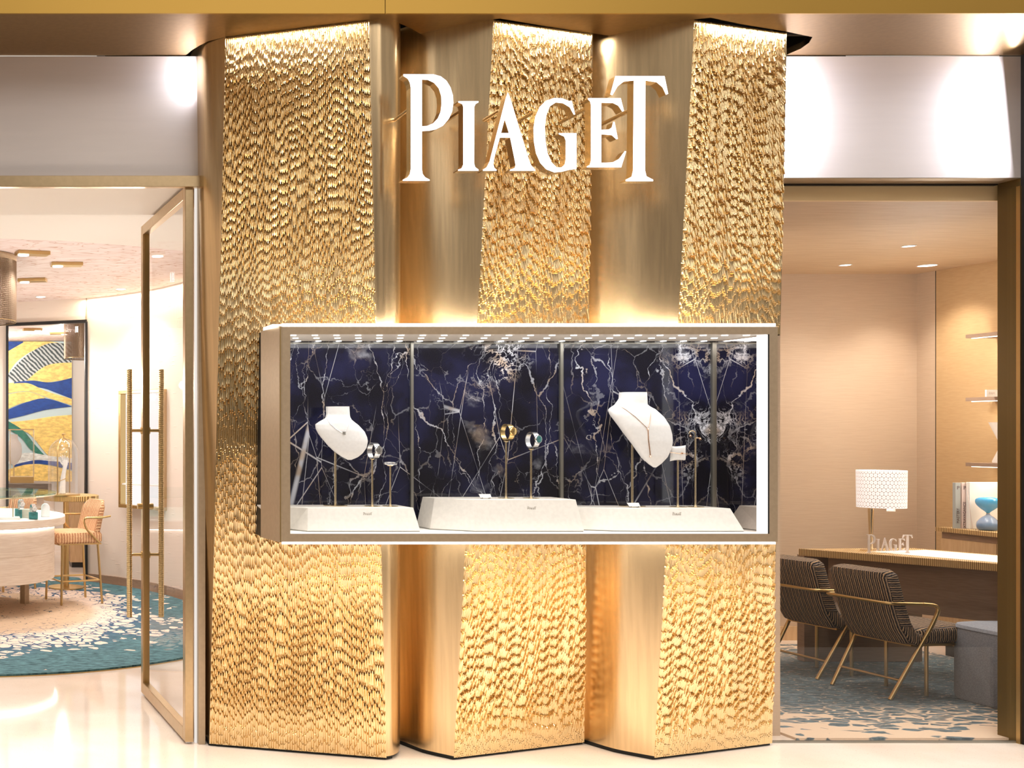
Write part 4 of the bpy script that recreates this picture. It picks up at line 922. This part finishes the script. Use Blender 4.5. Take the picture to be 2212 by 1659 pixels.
downlight(88,641,'round ceiling downlight left of the wall joint in the left shop',HL); downlight(261,624,'round ceiling downlight nearest the glass door in the left shop',HL)
downlight(75,738,'round downlight beyond the opening, above the abstract picture',HL); 
t = thing('security_camera', 'small black dome camera on the ceiling just inside the opening', 'camera', (X(111,11.6),11.7,2.73), kind='thing')
hzc = Z(703,11.6)
MB().lathe([(.002,-.055),(.03,-.045),(.042,-.02),(.045,0)], 20).build('dome', 'black', t, smooth=True); t.location.z = HL-.0; MB().lathe([(.055,-.006),(.055,0)], 20).build('mount', 'white', t)
# abstract picture beyond the opening
ax0, ax1, az0, az1 = X(18,15.9), X(155,15.9), Z(1040,15.9), HL-.01
pic = thing('abstract_picture', 'tall picture of sweeping yellow, blue and grey bands beyond the opening', 'picture', ((ax0+ax1)/2,15.95,az0), kind='thing')
MB().box(ax0,ax1,15.9,15.95,az0,az1).build('panel', simple('pale_blue_paint', lin(190,215,222), .6), pic, world=True)
cols_ = {'y': lin(242,214,128), 'b': lin(25,70,150), 'g': lin(120,125,130), 't': lin(50,125,110), 'w': lin(225,235,235), 'd': lin(60,80,85)}
for kk, vv in cols_.items():
    n = N('paint_'+kk); tt = n.n('TexNoise', i_Vector=n.pos((4,1,9)), i_Scale=4.0, i_Detail=5.0); f = n.ss(tt.outputs[0], .3, .7)
    if kk == 'g':
        wv = n.n('TexWave', i_Vector=n.pos((1,1,1)), i_Scale=9.0, i_Distortion=3.0, i_Detail=2.0); wv.bands_direction = 'DIAGONAL'; f = n.ss(wv.outputs['Fac'], .2, .8); vv = lin(140,148,150)
        n.set(Base_Color=n.mix(f, lin(60,75,78), lin(190,200,202)), Roughness=.6); M['paint_g'] = n.m; continue
    n.set(Base_Color=n.mix(f, tuple(c*.75 for c in vv), tuple(min(1,c*1.15) for c in vv)), Roughness=.6); M['paint_'+kk] = n.m
def band(top, bot, mat, k):      # polylines in photo pixels
    def w_(p): q = P(p[0], p[1], 15.9); return (min(max(q.x,ax0),ax1), min(max(q.z,az0),az1))
    tp = [(q.x,q.y) for q in bez([(*p,) for p in top], 8)]; bt = [(q.x,q.y) for q in bez([(*p,) for p in bot], 8)]
    n = len(tp); bt = [bt[int(i*(len(bt)-1)/(n-1))] for i in range(n)]
    mb = MB(); y0 = 15.9-.0015*k
    mb.loft([[(w_(a)[0],y0,w_(a)[1]),(w_(b)[0],y0,w_(b)[1]),(w_(b)[0],15.9,w_(b)[1]),(w_(a)[0],15.9,w_(a)[1])] for a, b in zip(tp, bt)])
    mb.build('painted_band', 'paint_'+mat, pic, world=True, fix=False)
band([(15,738),(60,728),(100,736),(155,745)], [(15,812),(40,778),(90,750),(155,745)], 'y', 1)
band([(15,736),(50,728)], [(15,760),(50,740)], 'b', 2)
band([(15,812),(55,770),(105,742),(156,745)], [(15,815),(45,830),(90,800),(156,782)], 'g', 3)
band([(15,850),(50,828),(100,790),(156,783)], [(15,828),(60,824),(100,826),(156,818)], 'y', 4)
band([(30,826),(70,822),(110,826),(156,816)], [(30,830),(90,838),(120,848),(156,862)], 'b', 5)
band([(15,830),(60,828),(100,845),(156,862)], [(15,850),(60,845),(100,858),(156,876)], 'y', 6)
band([(15,852),(60,846),(95,858),(95,860)], [(15,884),(50,870),(95,862),(95,862)], 'y', 7)
band([(15,886),(60,868),(100,861),(156,878)], [(15,906),(50,898),(100,885),(156,878)], 'b', 8)
band([(15,912),(60,908),(110,900),(156,896)], [(15,930),(60,935),(110,990),(156,1010)], 'y', 9)
band([(15,908),(50,930),(75,960),(95,982)], [(15,925),(45,945),(65,970),(90,985)], 't', 10)
band([(15,985),(60,978),(110,985),(156,990)], [(15,1002),(60,1004),(110,1002),(156,1004)], 'w', 11)
band([(30,1004),(75,994),(110,996),(156,1000)], [(30,1008),(75,1002),(110,1005),(156,1015)], 'b', 12)
band([(15,1015),(60,1003),(110,1006),(156,1018)], [(15,1045),(60,1045),(110,1045),(156,1045)], 'y', 13)
# far table and glass box seen through the opening
ft = thing('side_table', 'grey stone-topped counter seen through the opening below the picture', 'counter', (.7,12.6,0), kind='thing')
MB().box(.30,X(110,12.3),12.2,12.9,Z(1068,12.3),Z(1044,12.3)).build('top', 'deskgrey', ft, world=True); MB().box(.36,X(95,12.3),12.3,12.8,0,Z(1068,12.3)).build('body', 'counterwood', ft, world=True)
gb = thing('glass_display_box', 'tall glass box with brass base on the far grey counter', 'display case', (X(46,12.5),12.5,Z(1044,12.3)), kind='thing')
gz0 = Z(1044,12.3); a_, b_ = X(21,12.5), X(72,12.5)
MB().box(a_,b_,12.38,12.62,gz0,gz0+.07).build('base', 'brass', gb, world=True)
for q in ([(a_,12.38),(b_,12.38)],[(a_,12.62),(b_,12.62)],[(a_,12.38),(a_,12.62)],[(b_,12.38),(b_,12.62)]):
    (xa,ya),(xb,yb) = q; MB().add([(xa,ya,gz0+.07),(xb,yb,gz0+.07),(xb,yb,Z(928,12.4)),(xa,ya,Z(928,12.4))], [(0,1,2,3)]).build('pane', 'glass', gb, world=True)
zq = Z(928,12.4); MB().tube([(a_,12.38,zq),(b_,12.38,zq)], .007, 6).tube([(a_,12.62,zq),(b_,12.62,zq)], .007, 6).tube([(a_,12.38,gz0+.07),(a_,12.38,zq)], .004, 6).tube([(b_,12.38,gz0+.07),(b_,12.38,zq)], .004, 6).build('edge_rods', 'pole', gb, world=True)
bb = thing('necklace_bust', 'round white necklace bust inside the far glass box', 'bust', (X(32,12.5),12.5,gz0+.07), kind='thing')
cx_, cz_ = X(30,12.5), Z(970,12.5)
MB().loft([[(cx_+r_*math.cos(a), 12.5+.04*math.sin(a)*(r_/.1), cz_+dz) for a in [2*math.pi*i/20 for i in range(20)]] for r_, dz in ((.01,-.19),(.05,-.15),(.085,-.09),(.095,-.01),(.085,.06),(.055,.10),(.045,.13),(.045,.17))]).build('form', 'bust', bb, world=True, smooth=True)
MB().tube([(cx_,12.5,gz0+.07),(cx_,12.5,cz_-.15)], .006, 8).build('pole', 'pole', bb, world=True)
cb = thing('oak_cabinet', 'light oak cabinet side seen through the right of the opening', 'cabinet', (1.35,12.2,0), kind='thing')
MB().box(X(152,12.0),1.7,12.0,12.5,.06,Z(1080,12.0)).build('body', 'cabwood', cb, world=True); MB().box(X(152,12.0)+.02,1.7,12.03,12.5,0,.06).build('toe_kick', 'blackfr', cb, world=True)
# lit wall showcase behind the glass door
Pa, Pb = Vector((X(257,10.5),10.44,0)), Vector((X(350,10.02),9.96,0)); wz0, wz1 = .78, 1.905
dv_ = (Pb-Pa); L_ = dv_.length; wd = thing('wall_showcase', 'brass-framed lit white wall niche seen beside and through the glass door', 'display case', (Pa.x,Pa.y,wz0), math.atan2(dv_.y,dv_.x), kind='thing')
MB().box(0,L_,-.02,.07,0,.03).box(0,L_,-.02,.07,wz1-wz0-.03,wz1-wz0).box(0,.03,-.02,.07,.03,wz1-wz0-.03).box(L_-.03,L_,-.02,.07,.03,wz1-wz0-.03).build('frame', 'brass', wd, bevel=.003)
MB().box(.03,L_-.03,.05,.065,.03,wz1-wz0-.03).build('lit_back', emis('lit_niche', (1,.95,.95), 1.0), wd)
MB().box(.03,L_-.03,.0,.05,.22,.235).build('shelf', 'white', wd)
# ---- lamps and added fill of the left shop
for px, py in ((70,549),(144,573),(70,607),(88,641),(261,624)):
    Y = (HL-.02-EYE)*F/(HZ-py); light('tray_spot', 'SPOT', (X(px,Y),Y,HL-.06), 45, .04, spot=R(125), blend=.7, color=(1,.95,.92))
light('entrance_spot', 'SPOT', (.3,6.6,HL-.06), 45, .04, spot=R(125), blend=.7, color=(1,.95,.92))
for x, y in ((-.6,7.0),(.9,6.9),(.2,8.0),(1.3,8.6),(-1.0,9.4),(.9,10.2),(-.3,10.6)):
    light('shop_fill', 'POINT', (x,y,HL-1.0), 12.0, .03, color=(1,.94,.89))  # added fill points in mid-air, no fixtures
for x, y in ((.0,12.6),(1.2,14.4),(.2,15.0)): light('far_fill', 'POINT', (x,y,HL-.3), 30, .03, color=(1,.93,.86))  # added fill points to brighten the space past the opening
for i in range(3, 8):      # cove wash at the top of the curved wall
    a, b = Vector((*wallpts[i],0)), Vector((*wallpts[i+1],0)); m = (a+b)/2; d = b-a; nrm = Vector((d.y,-d.x,0)).normalized()
    if nrm.y > 0 and nrm.x > 0: nrm = -nrm
    if nrm.x > 0: nrm = -nrm
    o = light('cove_light', 'AREA', (m.x+nrm.x*.06, m.y+nrm.y*.06, HL-.012), 3.0, d.length, sy=.03, color=(1,.93,.70)); o.rotation_euler = (0,0,math.atan2(d.y,d.x))
# ================================================================== RIGHT SHOP
# desk
dk = thing('desk', 'long desk with ridged oak edge, white inlay and taupe panels in the right shop', 'desk', (5.8,6.6,0), kind='thing')
A_, C_, D_, B_ = (5.355,6.99), (6.13,7.02), (6.62,5.85), (6.09,5.85)
MB().prism([A_,B_,D_,C_], .705, .75).build('tabletop', 'ridge', dk, world=True, bevel=.002)
ins = lambda a, b, k: (a[0]+(b[0]-a[0])*k, a[1]+(b[1]-a[1])*k)
cen = (6.04,6.4)
MB().prism([(5.66,6.80),ins(B_,cen,.09),ins(D_,cen,.09),(6.10,6.90)], .7502, .7515).build('inlay', 'desk_top', dk, world=True)
MB().box(5.40,6.165,7.0,7.06,.016,.705).build('end_panel', 'deskwood', dk, world=True)
MB().prism([(5.50,6.93),(6.11,5.98),(6.16,5.98),(5.55,6.96)], .40, .705).build('modesty_panel', 'deskwood', dk, world=True)
# table lamp
tl = thing('table_lamp', 'table lamp with glowing honeycomb-pattern drum shade on a tapered gold stem, on the desk', 'lamp', (X(1900,6.86),6.86,.75), kind='thing')
sxx, syy = X(1904,6.86), 6.86
t_ = MB().lathe([(.125,0),(.1275,.236),(.1245,.236),(.122,0)], 64, cap=False).build('lamp_shade', 'shade', tl, smooth=True); t_.location = (0.0+sxx-tl.location.x, 0, Z(1100,6.70)-.75)
lx = X(1881,6.86)-tl.location.x
MB().lathe([(.0165,.33),(.015,.25),(.0095,.10),(.011,.012)], 20, (lx,0)).build('stem', 'pole', tl, smooth=True)
MB().lathe([(.055,0),(.055,.006),(.012,.012)], 32, (lx,0)).build('base', 'pole', tl, smooth=True)
MB().tube([(.03,-.05,.255),(.03,-.05,.268)], .022, 16).build('switch', 'white', tl, smooth=True)
MB().tube([(lx,0,.33),(lx,0,.36),(.0,0,.36)], .005, 6).build('arm', 'pole', tl, smooth=True)
light('lamp_bulb', 'POINT', (sxx,syy,Z(1060,6.86)), 2.2, .04, color=(1,.92,.84))
# name plate on the desk
yb = 6.72; un = (X(1972,yb)-X(1872,yb))/2000
np_ = MB(); word_solid(np_, (X(1872,yb),yb,.752), (1,0,0), (0,0,1), (0,1,0), un, .007)
ns = thing('desk_sign', 'small frosted PIAGET letter sign standing on the desk below the lamp', 'sign', (X(1920,yb),yb,.75), kind='thing')
acr = N('frosted_acrylic'); acr.set(Base_Color=(.80,.74,.72), Roughness=.35, Alpha=.78); M['acrylic'] = acr.m
np_.build('lettering', 'acrylic', ns, world=True)
# armchairs
def armchair(loc, rz, label):
    t = thing('armchair', label, 'chair', loc, rz, group='tweed armchairs at the desk', kind='thing')
    w_ = .19
    # one upholstered shell: seat pad and back pad
    def pad(path, hw, th_, name, mat):
        rings = []; n = 28
        for i, p in enumerate(path):
            p = Vector(p); tng = (Vector(path[min(i+1,len(path)-1)])-Vector(path[max(i-1,0)])).normalized(); nrm = Vector((-tng.z,0,tng.x))
            f = i/(len(path)-1); e = 1.0 if .08 < f < .92 else .86
            ww = hw*(1-.16*max(0,(f-.80)/.20)**2); tt = th_*e
            rings.append([p+Vector((0, ww*math.copysign(abs(math.cos(a))**.28, math.cos(a)), 0))+nrm*tt*math.copysign(abs(math.sin(a))**.55, math.sin(a)) for a in [2*math.pi*k/n for k in range(n)]])
        return MB().loft(rings).build(name, mat, t, smooth=True)
    seat = [(.25,0,.375),(.20,0,.372),(.10,0,.365),(0,0,.36),(-.08,0,.36)]
    back = [(-.04,0,.335),(-.10,0,.355),(-.14,0,.42),(-.17,0,.50),(-.192,0,.58),(-.212,0,.65),(-.227,0,.70),(-.232,0,.725)]
    pad(seat, w_, .052, 'seat', 'tweed'); pad(back, w_, .048, 'backrest', 'tweed')
    rail = rounded([(-.05,.20,.545),(-.27,.20,.553),(-.27,-.20,.553),(-.05,-.20,.545)], .05)
    MB().tube(rail, .0095, 10).build('arm_rail', 'brass', t, smooth=True)
    for sy_ in (1,-1):
        MB().tube(rounded([(-.06,sy_*.20,.546),(.05,sy_*.202,.535),(.0,sy_*.20,.43),(-.24,sy_*.18,.014)], .09), .0105, 10).build('leg', 'brass', t, smooth=True)
        MB().tube([(.05,sy_*.12,.31),(.05,sy_*.12,.014)], .0095, 10).build('leg', 'brass', t, smooth=True)
    MB().tube([(-.18,.185,.12),(-.18,-.185,.12)], .008, 8).build('stretcher', 'brass', t, smooth=True)
    MB().box(-.10,.22,-.17,.17,.305,.318).build('seat_frame', 'brass', t)
    return t
ac = armchair((5.33,6.21,0), R(6), 'black and beige tweed armchair with brass arm rail, in front beside the grey pouf')
dup(ac, (5.315,6.71,0), R(6), 'black and beige tweed armchair partly hidden by the gold column')
# pouf
pf = thing('pouf', 'blue-grey upholstered block pouf at the right side of the window', 'pouf', (5.785,5.86,.0), R(0), kind='thing')
def rsq(h, r, n=8):
    out = []
    for cx_, cy_, a0 in ((h-r,h-r,0),(-h+r,h-r,90),(-h+r,-h+r,180),(h-r,-h+r,270)): out += [(cx_+r*math.cos(R(a0+90*i/n)), cy_+r*math.sin(R(a0+90*i/n))) for i in range(n+1)]
    return out
MB().loft([[(x*k,y*k,z) for x,y in rsq(.28,.15)] for k, z in ((.97,.014),(1,.03),(1,.385),(.985,.405))]).build('body', 'pouf', pf, smooth=True)
MB().loft([[(x*k,y*k,z) for x,y in rsq(.28,.15)] for k, z in ((.985,.405),(1.0,.412),(.97,.428),(.80,.440),(.3,.446))]).build('cushion_top', 'pouf', pf, smooth=True)
# shelf unit on the right wall
sh = thing('wall_counter', 'low oak cabinet with ridged edge along the right wall', 'cabinet', (6.7,6.6,0), kind='thing')
MB().box(6.52,XR-.002,5.7,7.30,.835,.863).build('top', 'ridge', sh, world=True)
MB().box(6.545,XR-.002,5.7,7.28,.79,.835).build('shadow_rail', 'deskwood', sh, world=True)
ye = 7.30
for k in range(4):
    MB().box(6.535,XR-.002,ye-.42*(k+1)+.003,ye-.42*k-.003-(.02 if k==0 else 0),.08,.79).build('door', 'cabwood', sh, world=True)
MB().box(6.56,XR-.002,5.7,7.27,.0,.08).build('toe_kick', 'blackfr', sh, world=True)
for i, (py, lab) in enumerate(((727,'top lit oak wall shelf in the right shop'), (863,'second lit oak wall shelf, with the small white card'), (1003,'lowest lit oak wall shelf above the books'))):
    z = Z(py,7.21); t = thing('wall_shelf', lab, 'shelf', (XR-.1,6.8,z), group='lit wall shelves', kind='thing')
    MB().box(6.64,XR-.002,5.7,7.21,z-.012,z+.012).build('board', 'deskwood', t, world=True)
    MB().box(6.66,6.675,5.75,7.19,z-.017,z-.012).build('glow_strip', emis('shelf_led', (1,.88,.70), 3.0), t, world=True)
    o = light('shelf_light', 'AREA', (6.74, 6.45, z-.02), 5.5, .1, sy=1.4, color=(1,.90,.74))
# books
def lathe_prof(pr): return [(p.x, p.y) for p in bez([(a, b) for a, b in pr], 5)]
def book(y0, pxa, pxb, h, mat, label, body, tmat, d=.24):
    xa, xb = X(pxa,y0), X(pxb,y0); t = thing('book', label, 'book', ((xa+xb)/2,y0+d/2 if False else y0,.863), group='upright books on the wall counter', kind='thing')
    MB().box(xa,xb,y0,y0+.022,.863,.863+h).build('cover', mat, t, world=True, bevel=.001)
    MB().box(xa+.003,xb-.003,y0+.004,y0+.0225,.866,.863+h-.003).build('pages', 'white', t, world=True)
    xm = (xa+xb)/2-t.location.x
    if body:
        text('spine_title', body, .024, (xm,-.0008,.085), (math.pi/2,-math.pi/2,0), tmat, t)
        text('spine_initial', 'P', .034, (xm,-.0008,h-.035), (math.pi/2,0,0), tmat, t)
    return t
yb_ = 7.18
M['bk1'] = simple('grey_cloth', lin(165,168,165), .8); M['bk2'] = simple('blush_cloth', lin(222,200,192), .8); M['ink'] = simple('dark_ink', lin(95,75,75), .6)
book(yb_,2064,2075,.305,'bk1','grey upright book with MASTERY on its spine','MASTERY','ink')
book(yb_,2078,2089,.305,'bk2','blush upright book with EXTRAVAGANCE on its spine','EXTRAVAGANCE','ink')
wb = thing('book', 'large white book face-on behind the blue hourglass', 'book', (X(2125,7.16),7.15,.863), kind='thing')
MB().box(X(2092,7.16),X(2160,7.16),7.15,7.178,.863,.863+.31).build('cover', 'white', wb, world=True, bevel=.002)
MB().add([(X(2093,7.13),7.149,1.16),(X(2094,7.13),7.149,1.16),(X(2107,7.13),7.149,.866),(X(2106,7.13),7.149,.866)], [(0,1,2,3)]).build('cover_line', 'bk2', wb, world=True)
# hourglass
hgx, hgy = X(2128,7.06), 7.04; hb = .863
hg = thing('hourglass', 'blue glass hourglass with dark sand in front of the white book', 'hourglass', (hgx,hgy,hb), kind='thing')
gb_ = N('blue_glass'); gb_.set(Base_Color=(.02,.38,.75), Roughness=.05, Alpha=.75, Specular_IOR_Level=.8); M['blueglass'] = gb_.m
gb2 = N('pale_blue_glass'); gb2.set(Base_Color=(.25,.42,.72), Roughness=.05, Alpha=.55, Specular_IOR_Level=.8); M['blueglass2'] = gb2.m
MB().lathe(lathe_prof([(.03,0),(.050,.006),(.058,.03),(.054,.055),(.034,.083),(.013,.100),(.008,.112)]), 40).build('lower_bulb', 'blueglass2', hg, smooth=True)
MB().lathe(lathe_prof([(.008,.112),(.014,.122),(.036,.141),(.056,.165),(.063,.186),(.058,.205),(.035,.216),(.002,.218)]), 40).build('upper_bulb', 'blueglass', hg, smooth=True)
MB().lathe([(.0085,.104),(.0085,.122)], 16).build('neck_ring', 'brass', hg, smooth=True)
MB().lathe([(.028,.002),(.048,.009),(.055,.03),(.05,.042),(.01,.050)], 32).build('sand', 'blackfr', hg, smooth=True)
# card and vase on the shelves
z = Z(863,7.21)+.012
cdn = thing('name_card', 'small white card with letters on the second shelf, cut by the window frame', 'card', (X(2145,7.0),7.0,z), kind='thing')
MB().box(X(2131,7.0),X(2160,7.0),7.0,7.01,z,z+.045).build('card', 'white', cdn, world=True); text('card_text', 'FAM', .02, (-.008,-.001,.022), (math.pi/2,0,0), 'bk2', cdn)
z = Z(1003,7.21)+.012
vs = thing('vase', 'pale flared vase on the lowest shelf, mostly hidden by the window frame', 'vase', (X(2164,7.1),7.1,z), kind='thing')
MB().lathe([(.045,0),(.048,.01),(.014,.10),(.016,.14),(.066,.268),(.062,.268)], 28).build('body', 'cream', vs, smooth=True)
# downlights
rl = [downlight(1826,572,'small slit-like downlight at the left of the right shop ceiling',HR,.03,grp='downlights in the right shop'), downlight(1963,531,'downlight nearest the window in the right shop ceiling',HR,.03,grp='downlights in the right shop'), downlight(2003,573,'brightest starry downlight near the right wall corner',HR,.05,grp='downlights in the right shop')]
for (x, y), pw in zip(rl, (14, 16, 30)):
    light('room_spot', 'SPOT', (x,y,HR-.012), pw*1.6, .03, spot=R(105), blend=.8, color=(1,.93,.83))
light('desk_spot', 'SPOT', (6.1,6.3,HR-.02), 26, .04, spot=R(70), blend=.6, color=(1,.90,.78))
light('room_spot', 'SPOT', (5.0,6.3,HR-.02), 40, .05, spot=R(120), blend=.8, color=(1,.93,.83))
light('room_spot', 'SPOT', (6.62,6.9,HR-.02), 22, .03, spot=R(60), blend=.4, color=(1,.86,.62))
for x, y in ((4.6,6.9),(5.6,6.2),(6.2,7.1)): light('room_fill', 'POINT', (x,y,HR-.75), 12, .04, color=(1,.96,.90))  # added fill points for the walls and ceiling, no fixtures
